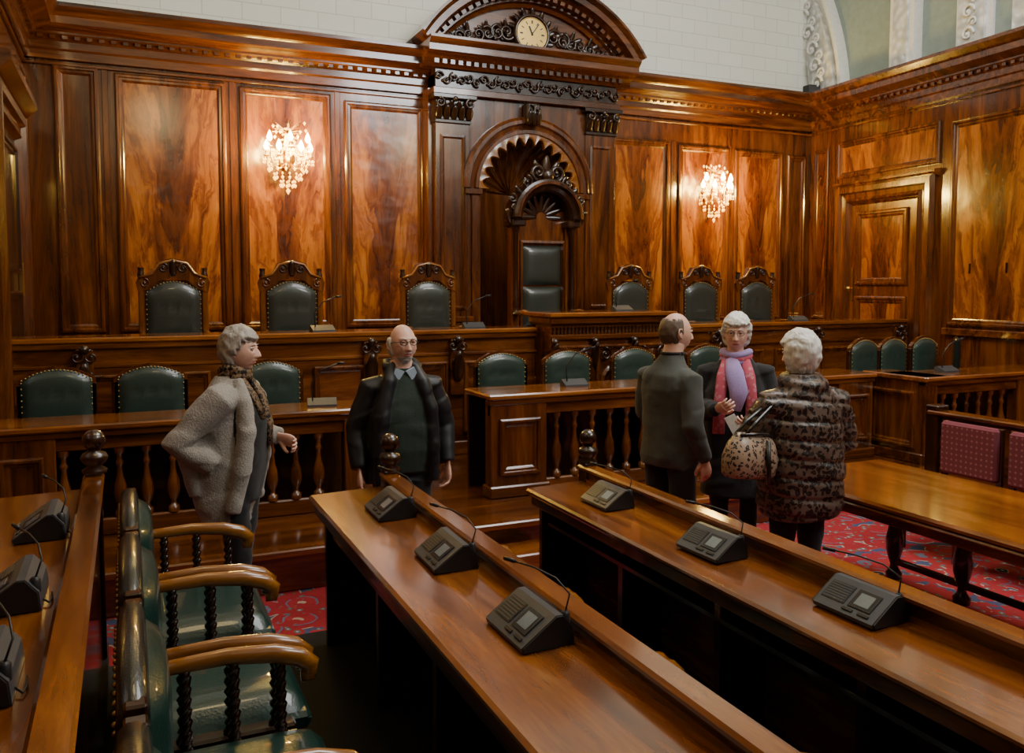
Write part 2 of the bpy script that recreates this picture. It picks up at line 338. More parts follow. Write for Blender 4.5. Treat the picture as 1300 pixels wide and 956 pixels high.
# ------------------------------------------------------------ aedicule
mb=MB(); YA=9.72
def pilx(sg): a,b=CEN+sg*.80,CEN+sg*1.24; return min(a,b),max(a,b)
zs=3.18; Ro=.84; Ri=.66
for sg in(-1,1):
    x0,x1=pilx(sg); xa,xb=sorted((CEN+sg*.66,CEN+sg*1.30))
    mb.box(xa,xb,YA+.06,YB,DZ,4.34,'mah')
    mb.box(x0,x1,YA-.02,YA+.06,DZ,3.96,'mah',.006)
    mb.box(x0-.03,x1+.03,YA-.05,YA+.06,DZ,1.55,'mah',.01); mb.box(x0-.04,x1+.04,YA-.07,YA+.06,1.55,1.62,'mah',.01)
    mb.mould(x0+.06,x1-.06,1.7,3.8,YA-.02,[(0,0),(0,.015),(.03,.02),(.05,-.0)],'mah')
    mb.box(x0-.01,x1+.01,YA-.05,YA+.06,3.93,3.97,'carve',.006); mb.box(x0,x1,YA-.06,YA+.06,3.97,4.22,'carve'); mb.box(x0-.06,x1+.06,YA-.13,YA+.06,4.20,4.26,'carve',.012)
    xc=(x0+x1)/2
    for i in range(5): mb.leaf((x0+.03+i*.095,YA-.06,3.97),(0,0,1),.15,.10,'carve',.45)
    for i in range(4): mb.leaf((x0+.08+i*.095,YA-.06,4.04),(0,0,1),.14,.09,'carve',.5)
    for q in(-1,1): mb.scroll(xc+q*.19,YA-.12,4.15,.06,pi/2,q,'carve',1.4,.016)
    mb.ell((xc,YA-.12,4.20),(.035,.03,.035),'carve')
n=32;vs=[];fs=[]
for k in range(n+1):
    a=pi*k/n; vs.append((CEN+Ri*cos(a),YA,zs+Ri*sin(a)))
    c,s_=cos(a),sin(a); t=min(.80/abs(c) if abs(c)>1e-6 else 9,1.14/s_ if s_>1e-6 else 9); vs.append((CEN+t*c,YA,zs+t*s_))
for k in range(n): fs.append((2*k,2*k+1,2*k+3,2*k+2))
mb.add(vs,fs,'mah')
mb.box(CEN-1.24,CEN+1.24,YA+.0,YB,4.28,4.5,'mah')
for sg in(-1,1):
    xa,xb=sorted((CEN+sg*.66,CEN+sg*.80)); mb.box(xa,xb,YA,YB,DZ,zs,'mah'); xa,xb=sorted((CEN+sg*.64,CEN+sg*.86)); mb.box(xa,xb,YA-.05,YB,zs-.08,zs,'mah',.01)
    mb.box(*sorted((CEN+sg*.68,CEN+sg*.78)),YA-.03,YA,1.5,zs-.08,'mah',.01)
mb.arcm(CEN,zs,YA,0,pi,[(.90,0),(.90,.05),(.86,.08),(.82,.08),(.80,.045),(.76,.04),(.74,.07),(.70,.07),(.69,.03),(.69,-.1)],'mah',48)
K=13;n=K*10;vs=[]
for k in range(n+1):
    a=pi*k/n; r=.55+.095*abs(sin(K*a))
    for rr,yy in((.70,YA-.045),(r+.02,YA-.05),(r,YA-.04),(r,YA+.02)): vs.append((CEN+rr*cos(a),yy,zs+rr*sin(a)))
mb.add(vs,[(k*4+j,k*4+j+1,k*4+4+j+1,k*4+4+j) for k in range(n) for j in range(3)],'arm')
mb.box(CEN-.09,CEN+.09,YA-.15,YA,3.98,4.24,'carve',.02)
for q in(-1,1): mb.scroll(CEN+q*.05,YA-.17,4.15,.06,pi/2,q,'carve',1.2)
for i in range(3): mb.leaf((CEN-.06+i*.06,YA-.15,3.97),(0,0,1),.16,.08,'carve',.25)
n=44;vs=[];fs=[];m=12
for k in range(n*4+1):
    a=pi*k/(n*4); fl=1+.05*cos(22*a)
    for j in range(m+1):
        ph=pi/2*j/m; q=Ri*(1+(fl-1)*cos(ph)) if j<m else 0.
        vs.append((CEN+q*cos(a)*cos(ph),YA+.02+Ri*.85*sin(ph)*(1+(fl-1)*.6),zs+q*sin(a)*cos(ph)))
for k in range(n*4):
    for j in range(m): fs.append((k*(m+1)+j,k*(m+1)+j+1,(k+1)*(m+1)+j+1,(k+1)*(m+1)+j))
mb.add(vs,fs,'mah',True)
vs=[];fs=[]
for k in range(n+1):
    a=pi*k/n; vs+=[(CEN+Ri*cos(a),YA+.02+Ri*.85*sin(a),DZ),(CEN+Ri*cos(a),YA+.02+Ri*.85*sin(a),zs)]
for k in range(n): fs.append((2*k,2*k+1,2*k+3,2*k+2))
mb.add(vs,fs,'mah',True)
mb.box(CEN-1.28,CEN+1.28,YA-.08,YB,4.26,4.34,'mahx',.008)
mb.box(CEN-1.24,CEN+1.24,YA-.04,YB,4.34,4.56,'carve')
for i in range(26):
    x=CEN-1.2+i*.096; mb.scroll(x,YA-.06,4.45+.02*(-1)**i,.055,i,(-1)**i,'carve',1.3,.014); mb.ell((x+.05,YA-.05,4.45-.03*(-1)**i),(.022,.02,.022),'carve',6,5)
pr=[(0,4.56),(-.08,4.56),(-.1,4.62),(-.14,4.66),(-.24,4.68),(-.30,4.70),(-.30,4.77),(-.36,4.83),(-.36,4.86),(0,4.86)]
mb.prism([(YA+a,b) for a,b in pr]+[(YB,4.86),(YB,4.56)],'x',CEN-1.40,CEN+1.42,'mahx')
for i in range(26): x=CEN-1.28+i*.1; mb.box(x,x+.055,YA-.13,YA-.05,4.60,4.665,'mahx')
Rp=1.80; zc=5.70-Rp; aa=math.acos(1.50/Rp)
mb.arcm(CEN,zc,YA,aa,pi-aa,[(Rp,-.28),(Rp,.36),(Rp-.03,.36),(Rp-.07,.30),(Rp-.14,.30),(Rp-.16,.24),(Rp-.20,.14),(Rp-.22,.10),(Rp-.24,.10),(Rp-.26,.06),(Rp-.30,.04),(Rp-.30,-.02)],'mahx',64)
for i in range(30):
    a=aa+.03+(pi-2*aa-.06)*i/29; mb.M=Matrix.Translation((CEN,0,zc))@Matrix.Rotation(-(a-pi/2),4,'Y'); mb.box(-.03,.03,YA-.2,YA-.1,Rp-.22,Rp-.15,'mahx'); mb.M=Matrix()
n=40;vs=[]
for k in range(n+1):
    a=aa+(pi-2*aa)*k/n; x=CEN+(Rp-.28)*cos(a); vs+=[(x,YA-.0,4.86),(x,YA-.0,max(4.87,zc+(Rp-.28)*sin(a)))]
mb.add(vs,[(2*k,2*k+1,2*k+3,2*k+2) for k in range(n)],'mahx')
for sg in(-1,1):
    for i in range(7):
        t=i/6; x=CEN+sg*(.32+.75*t); z=5.08-.14*t; r=.11*(1-.5*t); mb.scroll(x,YA-.05,z,r,i*1.3,sg*(-1)**i,'carve',1.4,.022*(1-.4*t)); mb.leaf((x,YA-.03,z),(sg,0,.5*(-1)**i),.16,.07,'carve',.2); mb.leaf((x,YA-.03,z+.03),(sg*.3,0,(-1)**i),.13,.06,'carve',.3)
for i in range(14):
    a=2*pi*i/14; mb.leaf((CEN+.22*cos(a),YA-.03,5.08+.22*sin(a)),(cos(a+.5),0,sin(a+.5)),.12,.07,'carve',.3)
mb.obj('throne_aedicule')
mb=MB()
c=(CEN,YA-.03,5.08)
mb.lathe([(.25,0),(.25,.05),(.235,.08),(.215,.085),(.20,.06)],c,'dark',40,axis='y'); mb.lathe([(.205,.058),(.205,.064),(.195,.07),(.19,.062)],c,'brass',40,axis='y')
mb.lathe([(.19,.05),(.19,.061)],c,'clockface',40,False,axis='y')
for i in range(12):
    mb.M=Matrix.Translation((c[0],0,c[2]))@Matrix.Rotation(i*pi/6,4,'Y'); y=c[1]-.0625; mb.box(-.006 if i%3 else -.010,.006 if i%3 else .010,y-.001,y,.125,.165,'black')
for L,w,t in((.10,.009,56),(.16,.006,6)):
    mb.M=Matrix.Translation((c[0],0,c[2]))@Matrix.Rotation(math.radians(t*6),4,'Y'); y=c[1]-.067; mb.box(-w,w,y-.002,y,-.02,L,'black')
mb.M=Matrix(); mb.obj('wall_clock')
mb=MB(); mb.box(9.15,9.38,9.68,9.83,4.79,4.92,'black',.01); mb.box(9.17,9.36,9.675,9.69,4.81,4.90,'grey',.004); mb.obj('loudspeaker')
# ------------------------------------------------------------ platforms
mb=MB(); mb.box(XL,8.6,5.55,7.98,0,PZ,'mahx',.008); mb.box(XL,8.6,5.50,5.62,PZ-.05,PZ+.002,'top',.01); mb.box(1.5,2.7,5.2,5.5,0,.145,'top',.01); mb.box(8.6,9.2,5.55,7.98,0,PZ,'mahx'); mb.obj('platform_lower')
mb=MB(); mb.box(XL,9.36,8.0,YB,0,DZ,'mahx'); mb.box(CEN-.66,CEN+.66,YB,YB+.39,0,DZ,'mahx'); mb.obj('platform_dais')
mb=MB()
mb.box(XL,-.12,YF,4.45,0,.28,'carpetd'); mb.box(-.12,1.27,YF,4.45,0,.16,'carpetd'); mb.box(1.27,2.48,YF,4.45,0,.08,'carpetd')
mb.obj('platform_seating_tiers')
# ------------------------------------------------------------ dais front counter
mb=MB(); Y=8.0; zt=1.56
mb.box(XL,CEN-.76,Y-.02,Y,PZ,zt-.05,'mahx'); mb.box(CEN+.76,9.3,Y-.02,Y,PZ,zt-.05,'mahx')
mb.box(XL,CEN-.76,Y,Y+.04,DZ,zt-.05,'mahx'); mb.box(CEN+.76,9.3,Y,Y+.04,DZ,zt-.05,'mahx')
for a,b in((XL,CEN-.74),(CEN+.74,9.28)):
    mb.box(a,b,Y-.06,Y+.42,zt-.05,zt,'top',.012); mb.box(a,b,Y-.05,Y,zt-.10,zt-.05,'mahx',.01); mb.box(a,b,Y-.045,Y,PZ,PZ+.14,'mahx',.01); mb.box(a,b,Y-.035,Y,1.30,1.33,'mahx',.006)
xs=[XL+.05,-.02,.72,1.46,2.14,2.96,3.82]
for a,b in zip(xs,xs[1:]): mb.panel(a+.12,b-.05,.52,1.24,Y-.02,'mahx',w=.06)
xs=[5.45,6.2,6.95,7.7,8.45,9.2]
for a,b in zip(xs,xs[1:]): mb.panel(a+.12,b-.05,.52,1.24,Y-.02,'mahx',w=.06)
for x in (-.33,2.12,3.0,6.2,7.7,9.1):
    mb.box(x-.07,x+.07,Y-.07,Y,.9,1.46,'mahx',.01); mb.leaf((x,Y-.08,1.05),(0,0,1),.3,.12,'carve',.2)
    for q in(-1,1): mb.scroll(x+q*.055,Y-.10,1.40,.06,pi/2,q,'carve',1.3); mb.scroll(x+q*.04,Y-.09,1.24,.04,-pi/2,-q,'carve',1.2)
    mb.ell((x,Y-.10,1.46),(.04,.035,.04),'carve')
px0,px1=CEN-.70,CEN+.76; yp=Y-.28; zt=1.72
mb.box(px0,px1,yp,Y-.01,PZ,zt-.08,'mahx'); mb.box(px0-.05,px1+.05,yp-.07,Y+.25,zt-.05,zt,'top',.012); mb.box(px0-.03,px1+.03,yp-.04,Y+.2,zt-.12,zt-.05,'mahx',.01); mb.box(px0,px1,Y,Y+.08,DZ,zt-.08,'mahx')
for i in range(34): x=px0+.01+i*(px1-px0)/34; mb.lathe([(.012,0),(.012,.02),(.008,.03),(.012,.05),(.012,.07)],(x+.012,yp-.02,1.50),'carve',6)
mb.box(px0-.02,px1+.02,yp-.04,yp,1.44,1.49,'mahx',.008)
for i in range(3):
    a=px0+.05+i*.47; mb.panel(a,a+.44,.55,1.38,yp,'mahx',w=.06)
    mb.arcm(a+.22,1.0,yp-.0,0,pi,[(.17,0),(.17,.03),(.14,.05),(.12,.0)],'mahx',16)
    for q in(-1,1): mb.scroll(a+.22+q*.12,yp-.04,1.28,.07,pi/2,q,'carve',1.3)
for x in(px0+.02,px0+.49,px1-.49,px1-.02):
    mb.leaf((x,yp-.03,1.15),(0,0,1),.26,.10,'carve',.3); mb.ell((x,yp-.05,1.42),(.04,.04,.04),'carve')
mb.obj('dais_counter')
# ------------------------------------------------------------ lower bench fronts
def bench(mb,x0,x1,yf,yb,zt,solids,bal='dark'):
    mb.box(x0-.03,x1+.03,yf-.05,yb,zt-.045,zt,'top',.012); mb.box(x0-.02,x1+.02,yf-.03,yf+.06,zt-.09,zt-.045,'mahx',.008)
    mb.box(x0,x1,yf,yf+.05,PZ,PZ+.12,'mahx',.01); mb.box(x0,x1,yf,yf+.05,zt-.18,zt-.09,'mahx',.006)
    for a,b in solids:
        mb.box(a,b,yf-.02,yf+.10,PZ,zt-.08,'mah',.008); mb.box(a-.02,b+.02,yf-.05,yf+.12,PZ,PZ+.10,'mahx',.012)
        if b-a>.3: mb.panel(a+.07,b-.07,PZ+.18,zt-.2,yf-.02,'mah',w=.07)
    t=x0+.1
    while t<x1-.05:
        if not any(a-.04<t<b+.04 for a,b in solids): baluster(mb,t,yf+.03,PZ+.12,zt-.18,bal,.9)
        t+=.17
    mb.box(x0,x1,yb-.04,yb,PZ,zt-.05,'dark')
mb=MB(); bench(mb,XL+.03,1.62,6.35,6.8,1.07,[(XL+.03,-.45),(1.48,1.62)],'mah'); mb.obj('front_bench')
mb=MB(); bench(mb,2.62,6.75,6.2,6.7,1.13,[(2.62,3.12),(4.15,4.6),(6.3,6.75)],'mah'); mb.obj('front_bench')
mb=MB(); bench(mb,6.9,8.9,5.7,6.2,1.13,[(6.9,7.05),(8.2,8.35)],'mah')
mb.M=Matrix.Translation((6.9,6.4,0))@Matrix.Rotation(-pi/2,4,'Z'); mb.box(0,.72,-.02,.1,PZ,1.08,'mah',.008); mb.panel(.08,.62,PZ+.14,.98,-.02,'mah',w=.07); mb.box(-.02,.74,-.05,.3,1.08,1.13,'top',.01); mb.box(-.0,.72,-.05,.1,PZ,PZ+.1,'mahx',.01)
mb.obj('front_bench')
# ------------------------------------------------------------ chairs
def pad(mb,w0,w1,z0,z1,y,arch,th,mat,tuft=True,nu=14,nv=16):
    vs=[]
    for j in range(nv+1):
        v=j/nv
        for i in range(nu+1):
            u=-1+2*i/nu; w=(w0+(w1-w0)*v)/2; top=z1+arch*(1-u*u); z=z0+(top-z0)*v; x=u*w
            d=th*((1-abs(u)**4)*(1-abs(2*v-1)**5))**.5
            if tuft: d-=th*.35*sum(math.exp(-((x-a)**2+(z-b)**2)/.0006) for a in(-w*.45,0,w*.45) for b in(z0+(z1-z0)*.3,z0+(z1-z0)*.75) )
            vs.append((x,y-d,z))
    mb.add(vs,[(j*(nu+1)+i,j*(nu+1)+i+1,(j+1)*(nu+1)+i+1,(j+1)*(nu+1)+i) for j in range(nv) for i in range(nu)],mat,True)
def crest(mb,w,z,h,y,mat='mah'):
    P=[(-1,0),(-1.06,.30),(-.98,.48),(-.78,.50),(-.60,.62),(-.45,.92),(-.2,1.0),(0,1.04),(.2,1.0),(.45,.92),(.60,.62),(.78,.50),(.98,.48),(1.06,.30),(1,0),(.7,.10),(.4,.36),(0,.45),(-.4,.36),(-.7,.10)]
    mb.prism([(a*w,z+b*h) for a,b in P],'y',y-.03,y+.03,mat)
    for q in(-1,1): mb.scroll(q*w*.82,y-.035,z+h*.28,w*.15,pi/2,q,'mah',1.3); mb.scroll(q*w*.28,y-.035,z+h*.74,w*.15,pi/2,q,'carve',1.4)
    mb.leaf((0,y-.03,z+h*.5),(0,0,1),h*.5,.07,'carve',.15); mb.tube([(-w*.95,y-.035,z+h*.45),(-w*.6,y-.035,z+h*.58),(-w*.4,y-.035,z+h*.88),(0,y-.035,z+h*.98),(w*.4,y-.035,z+h*.88),(w*.6,y-.035,z+h*.58),(w*.95,y-.035,z+h*.45)],.014,'arm',6)
mb=MB()
w=.29
for q in(-1,1):
    mb.box(q*w-.03,q*w+.03,.0,.06,0,1.28,'mah',.008); mb.box(q*w-.03,q*w+.03,-.5,-.44,0,.68,'mah',.008); mb.tube([(q*w,.0,.72),(q*w,-.25,.73),(q*w,-.45,.70),(q*w,-.53,.66)],.028,'arm',8)
    mb.lathe([(.03,0),(.035,.03),(.025,.06),(.03,.1)],(q*w,.03,1.27),'carve',8)
mb.box(-w,w,-.5,.03,.36,.43,'mah',.01); mb.box(-w-.02,w+.02,-.52,0,.43,.50,'leatherb',.025); mb.box(-w,w,.02,.05,.5,1.25,'mah')
pad(mb,.50,.50,.55,1.13,-.0,.11,.05,'leatherb'); crest(mb,.32,1.13,.32,.02)
for i in range(17):
    u=-1+i/8; mb.ell((u*.238,-.012,1.135+.10*(1-u*u)),(.008,.008,.008),'brass',6,4)
for i in range(12):
    for q in(-1,1): mb.ell((q*.246,-.012,.58+i*.048),(.007,.007,.007),'brass',6,4)
ch=mb.obj('dais_armchair',(.43,8.98,DZ)) 
for x in(1.57,3.06): inst(ch,(x,8.98,DZ))
for x,y in((5.68,8.98),(6.74,8.98),(7.62,8.95)): inst(ch,(x,y,DZ))
mb=MB()
w=.25
for q in(-1,1):
    mb.box(q*w-.025,q*w+.025,.0,.05,0,.95,'dark',.006); mb.box(q*w-.025,q*w+.025,-.48,-.43,0,.62,'dark',.006); mb.tube([(q*w,.0,.66),(q*w,-.25,.67),(q*w,-.48,.63)],.024,'dark',8)
mb.box(-w,w,-.46,.03,.34,.41,'dark',.01); mb.box(-w-.01,w+.01,-.48,0,.41,.49,'leatherc',.03)
P=[(-.27,.5),(-.27,.98),(-.22,1.02),(-.12,1.07),(0,1.09),(.12,1.07),(.22,1.02),(.27,.98),(.27,.5)]
mb.prism(P,'y',.0,.04,'mah'); pad(mb,.49,.49,.54,.98,-.0,.085,.045,'leatherc')
for i in range(19):
    u=-1+i/9; mb.ell((u*.235,-.015,.985+.075*(1-u*u)),(.007,.007,.007),'brass',6,4)
for i in range(10):
    for q in(-1,1): mb.ell((q*.24,-.012,.56+i*.045),(.007,.007,.007),'brass',6,4)
cc=mb.obj('clerk_chair',(-.50,7.38,PZ))
for x in(.17,1.10,3.24,3.95,4.72,5.65): inst(cc,(x,7.38,PZ),R.uniform(-.06,.06))
for x in(7.55,8.0,8.5): inst(cc,(x,7.05,PZ),.1,sc=(.9,1,1.03))
mb=MB()
mb.lathe([(.26,0),(.26,.03),(.04,.06),(.03,.40)],(0,0,0),'black',16); mb.box(-.24,.24,-.24,.24,.42,.50,'black',.03)
mb.box(-.22,.22,.20,.27,.55,1.12,'leatherd',.03); mb.box(-.03,.03,.24,.28,.4,.7,'black',.01)
for q in(-1,1): mb.tube([(q*.26,.1,.46),(q*.28,.1,.66),(q*.28,-.12,.67)],.02,'black',8)
mb.obj('office_chair',(8.78,6.55,PZ)).rotation_euler=(0,0,.7)
mb=MB()
def armp(q):
    y=q*.33
    mb.tube([(.02,y,.66),(.12,y,.70),(.28,y,.705),(.42,y,.69),(.50,y,.665),(.535,y,.635),(.53,y,.60),(.505,y,.60)],[.020,.024,.027,.031,.033,.031,.026,.018],'arm',10,.8,(0,1,0))
    for x in(.16,.30,.44):
        pts=[(x+.010*cos(t*1.6),y+.010*sin(t*1.6),.42+.27*t/16) for t in range(17)]; mb.tube(pts,.012,'dark',6)
        pts=[(x-.010*cos(t*1.6),y-.010*sin(t*1.6),.42+.27*t/16) for t in range(17)]; mb.tube(pts,.012,'dark',6)
        mb.lathe([(.022,0),(.026,.015),(.018,.03)],(x,y,.41),'dark',8)
    mb.box(.0,.5,y-.03,y+.03,.34,.42,'dark',.008); mb.box(.44,.49,y-.025,y+.025,0,.36,'dark',.006); mb.box(.0,.05,y-.025,y+.025,0,.92,'dark',.006)
armp(-1);armp(1)
mb.box(.0,.5,-.31,.31,.33,.38,'dark',.01)
vs=[];nn=12
for j in range(nn+1):
    for i in range(nn+1):
        u=-1+2*i/nn;v=-1+2*j/nn; vs.append((.29+.27*u,.305*v,.40+.085*((1-u**6)*(1-v**6))**.4))
mb.add(vs,[(j*(nn+1)+i,j*(nn+1)+i+1,(j+1)*(nn+1)+i+1,(j+1)*(nn+1)+i) for j in range(nn) for i in range(nn)],'leather',True); mb.box(.02,.56,-.305,.305,.36,.42,'leather',.015)
mb.box(-.015,.05,-.33,.33,.45,.90,'leatherd',.01)
mb.M=Matrix.Rotation(pi/2,4,'Z'); pad(mb,.60,.60,.50,.88,-.05,.05,.06,'leather'); mb.M=Matrix()
mb.tube([(.02,-.335,.86),(.02,-.31,.89),(.02,-.16,.925),(.02,0,.935),(.02,.16,.925),(.02,.31,.89),(.02,.335,.86)],.036,'leatherd',10)
for i in range(15): mb.ell((-.018,-.30+i*.043,.86+.02*(1-((i-7)/7)**2)),(.008,.008,.008),'brass',6,4)
for i in range(9):
    for q in(-1,1): mb.ell((-.018,q*.30,.84-i*.045),(.008,.008,.008),'brass',6,4)
ms=mb.obj('member_armchair',(-.03,3.84,.16))
for y in(3.09,2.34,1.59): inst(ms,(-.03,y,.16))
for y in(3.55,2.83,2.1,1.35): inst(ms,(1.30,y,.08),sc=(.84,1,.86))
# ------------------------------------------------------------ desk rows
def desk(xe,xr,zt,zr,zf,zf2,name='desk_row'):
    mb=MB(); y0,y1=.5,4.3
    mb.prism([(xe,zt-.035),(xe-.012,zt-.02),(xe-.012,zt-.01),(xe,zt),(xr-.05,zt+.012),(xr-.05,zt-.03)],'y',y0,y1,'topy')
    mb.box(xe+.01,xe+.03,y0,y1-.02,zt-.09,zt-.03,'mahy',.004)
    mb.box(xr-.055,xr-.02,y0,y1,zf,zr-.02,'mahy')
    mb.prism([(xr-.075,zr-.025),(xr-.08,zr-.01),(xr-.07,zr),(xr-.0,zr),(xr+.01,zr-.01),(xr+.005,zr-.025)],'y',y0,y1+.02,'topy')
    mb.box(xr-.065,xr-.055,y0,y1,zt+.01,zt+.03,'topy'); mb.box(xr-.02,xr-.005,y0,y1,zr-.12,zr-.03,'mahy',.004)
    mb.box(xe+.06,xr-.02,y1-.06,y1-.02,zf,zt-.03,'dark',.005)
    for y in(1.2,2.0,2.75,3.5): mb.box(xe+.12,xr-.03,y-.02,y+.02,zf,zt-.03,'dark')
    mb.box(xe+.08,xr-.03,y0,y1-.03,zt-.20,zt-.18,'dark')
    mb.box(xr-.07,xr-.001,y1-.06,y1+.03,zf,zr+.02,'dark',.008)
    mb.lathe([(.05,0),(.055,.015),(.03,.03),(.05,.05),(.06,.07),(.05,.09),(.025,.10),(.03,.11)],(xr-.03,y1-.015,zr+.01),'carve',14)
    mb.ell((xr-.03,y1-.015,zr+.16),(.05,.05,.05),'dark',16,10)
    return mb.obj(name)
desk(-.62,-.12,1.06,1.135,.28,.16); desk(.83,1.27,.935,1.017,.16,.08); desk(2.05,2.46,.85,.954,.08,0)
# ------------------------------------------------------------ conference units, facing -X
mb=MB(); W=.115
pr=[(-.085,0),(-.088,.012),(.015,.078),(.035,.078),(.065,.045),(.07,.0)]
mb.prism(pr,'y',-W,W,'grey'); mb.prism([(a*.95,b*.96+.001) for a,b in pr],'y',-W-.006,W+.006,'black')
sl=math.atan2(.066,.103); mb.M=Matrix.Translation((-.088,0,.012))@Matrix.Rotation(-sl,4,'Y')
mb.box(.03,.10,-.085,.0,.0005,.003,'sbez',.001); mb.box(.042,.088,-.070,-.016,.003,.0042,'screen')
mb.box(.03,.10,.015,.105,.0005,.002,'black')
for i in range(7): mb.box(.034+i*.0095,.038+i*.0095,.02,.10,.002,.003,'grey')
mb.box(.012,.022,-.09,-.05,.0005,.004,'black',.001); mb.box(.012,.022,-.03,.01,.0005,.004,'black',.001); mb.M=Matrix()
mb.lathe([(.014,0),(.014,.03),(.008,.036)],(.055,-.09,.04),'black',10)
mb.tube([(.055,-.09,.07),(.072,-.085,.115),(.06,-.03,.14),(.03,.05,.15),(.0,.11,.152)],.0026,'black',6)
mb.tube([(.0,.11,.152),(-.016,.145,.153)],.006,'black',8)
mb.tube([(.07,-.06,.01),(.085,-.08,.006),(.09,-.05,.006),(.085,.0,.006)],.003,'black',5)
un=mb.obj('conference_microphone_unit',(1.10,3.78,.945)); S_=(1.1,1.12,1.2); un.scale=S_
for y in(3.02,2.28): inst(un,(1.10,y,.945),R.uniform(-.05,.05),sc=S_)
for x,y in((2.27,3.78),(2.26,2.90),(2.31,2.14)): inst(un,(x,y,.862),R.uniform(-.06,.06),sc=S_)
for x,y in((-.30,3.6),(-.32,2.85),(-.33,2.25)): inst(un,(x,y,1.072),sc=S_)
mb=MB(); mb.prism([(-.06,0),(-.06,.015),(.03,.06),(.06,.05),(.06,0)],'y',-.11,.11,'grey'); mb.tube([(0,.07,.04),(.0,.08,.17),(-.02,.0,.28),(-.05,-.12,.33)],.0055,'black',6); mb.tube([(-.05,-.12,.33),(-.055,-.17,.335)],.010,'black',8)
mb.M=Matrix.Rotation(-math.atan2(.045,.09),4,'Y')@Matrix.Translation((-.05,0,.012)); mb.box(.01,.07,-.08,-.01,.003,.008,'screen'); mb.M=Matrix()
u2=mb.obj('desk_microphone',(1.70,8.12,1.56)); u2.rotation_euler=(0,0,pi/2+.1)
for x,y,z,r in((3.25,8.12,1.56,1.5),(4.95,8.0,1.72,1.6),(7.6,8.15,1.56,1.5),(1.36,6.55,1.07,1.4),(3.52,6.45,1.13,1.5),(7.5,5.95,1.13,1.6),(5.2,6.45,1.13,1.6)): inst(u2,(x,y,z),r)
# ------------------------------------------------------------ central table
mb=MB(); x0,x1,y0,y1=3.86,4.88,1.0,4.40
mb.box(x0,x1,y0,y1,.715,.76,'topy',.015); mb.box(x0+.04,x1-.04,y0+.04,y1-.04,.64,.715,'mahy',.006); mb.box(x0-.01,x1+.01,y0-.01,y1+.01,.70,.72,'mahy',.008)
LEG=[(.05,0),(.055,.04),(.03,.07),(.025,.10),(.04,.14),(.055,.2),(.06,.27),(.04,.36),(.028,.42),(.045,.45),(.045,.48),(.03,.5),(.05,.54),(.05,.64)]
for x,y in((x1-.14,4.12),(x1-.14,3.6),(x1-.14,2.4),(x1-.14,1.3),(x0+.14,4.12),(x0+.14,2.2),(x0+.14,1.2)): mb.lathe(LEG,(x,y,0),'dark',14); 
mb.box(x1-.16,x1-.12,1.3,4.12,.10,.14,'dark',.005)
mb.obj('conference_table')
mb=MB()
for y in(-.23,.23): mb.box(.0,.04,y-.02,y+.02,0,.95,'dark',.005); mb.box(-.44,-.40,y-.02,y+.02,0,.42,'dark',.005)
mb.box(-.44,.03,-.24,.24,.38,.43,'dark',.006); mb.box(-.45,.0,-.235,.235,.43,.50,'redchair',.025); mb.box(-.045,.03,-.235,.235,.55,.95,'redchair',.02)
bc=mb.obj('upholstered_chair',(5.78,4.36,0))
inst(bc,(5.78,3.80,0)); inst(bc,(5.78,3.24,0))
mb=MB()
mb.box(6.15,6.22,1.,4.98,0,.92,'mahy'); mb.box(6.10,6.26,1.,5.02,.92,.955,'topy',.01); mb.box(6.22,6.7,1.,4.98,.80,.84,'topy',.008); mb.box(6.22,6.66,4.9,4.95,0,.8,'dark',.005); mb.box(6.11,6.25,4.92,5.04,0,1.0,'dark',.01); mb.obj('desk_row')
# ------------------------------------------------------------ throne
mb=MB(); tx=CEN; ty=9.35
mb.box(tx-.42,tx+.42,ty-.62,ty+.2,DZ,DZ+.15,'mahx',.01)
z=DZ+.15
for q in(-1,1):
    mb.box(tx+q*.36-.05,tx+q*.36+.05,ty-.03,ty+.12,z,2.72,'mah',.01)
    mb.lathe([(.05,0),(.03,.05),(.045,.12),(.03,.2),(.03,.95),(.045,1.0),(.05,1.05)],(tx+q*.38,ty-.07,1.66),'dark',12)
    mb.box(tx+q*.37-.09,tx+q*.37+.09,ty-.16,ty+.12,2.70,2.78,'carve',.015)
    for k in range(3): mb.scroll(tx+q*(.40+.03*k),ty-.15,2.84+.09*k,.075-.01*k,pi/2,q,'carve',1.3,.02)
    mb.leaf((tx+q*.44,ty-.1,2.72),(q*.5,0,1),.2,.1,'carve',.3)
    mb.tube([(tx+q*.36,ty-.05,1.66),(tx+q*.37,ty-.3,1.68),(tx+q*.37,ty-.55,1.64),(tx+q*.37,ty-.60,1.56)],.035,'arm',8)
    mb.box(tx+q*.36-.03,tx+q*.36+.03,ty-.56,ty-.5,z,1.6,'dark',.008)
mb.box(tx-.32,tx+.32,ty+.02,ty+.10,z,2.9,'mah'); mb.box(tx-.34,tx+.34,ty-.58,ty,1.22,1.30,'dark',.01); mb.box(tx-.33,tx+.33,ty-.58,ty,1.30,1.42,'leatherb',.04)
mb.M=Matrix.Translation((tx,0,0)); pad(mb,.52,.52,1.50,1.98,ty+.01,.0,.07,'leatherb',False); pad(mb,.52,.52,2.0,2.48,ty+.01,.0,.06,'leatherb',False); mb.M=Matrix()
mb.mould(tx-.30,tx+.30,1.46,2.54,ty+.02,[(0,0),(0,.05),(.03,.06),(.04,0)],'mah')
mb.arcm(tx,2.80,ty,0,pi,[(.46,-.1),(.46,.22),(.42,.24),(.38,.20),(.34,.18),(.32,.14),(.32,-.1)],'carve',30)
mb.arcm(tx,2.80,ty-.24,.0,pi,[(.43,-.01),(.43,.02),(.40,.02),(.40,-.01)],'mah',30)
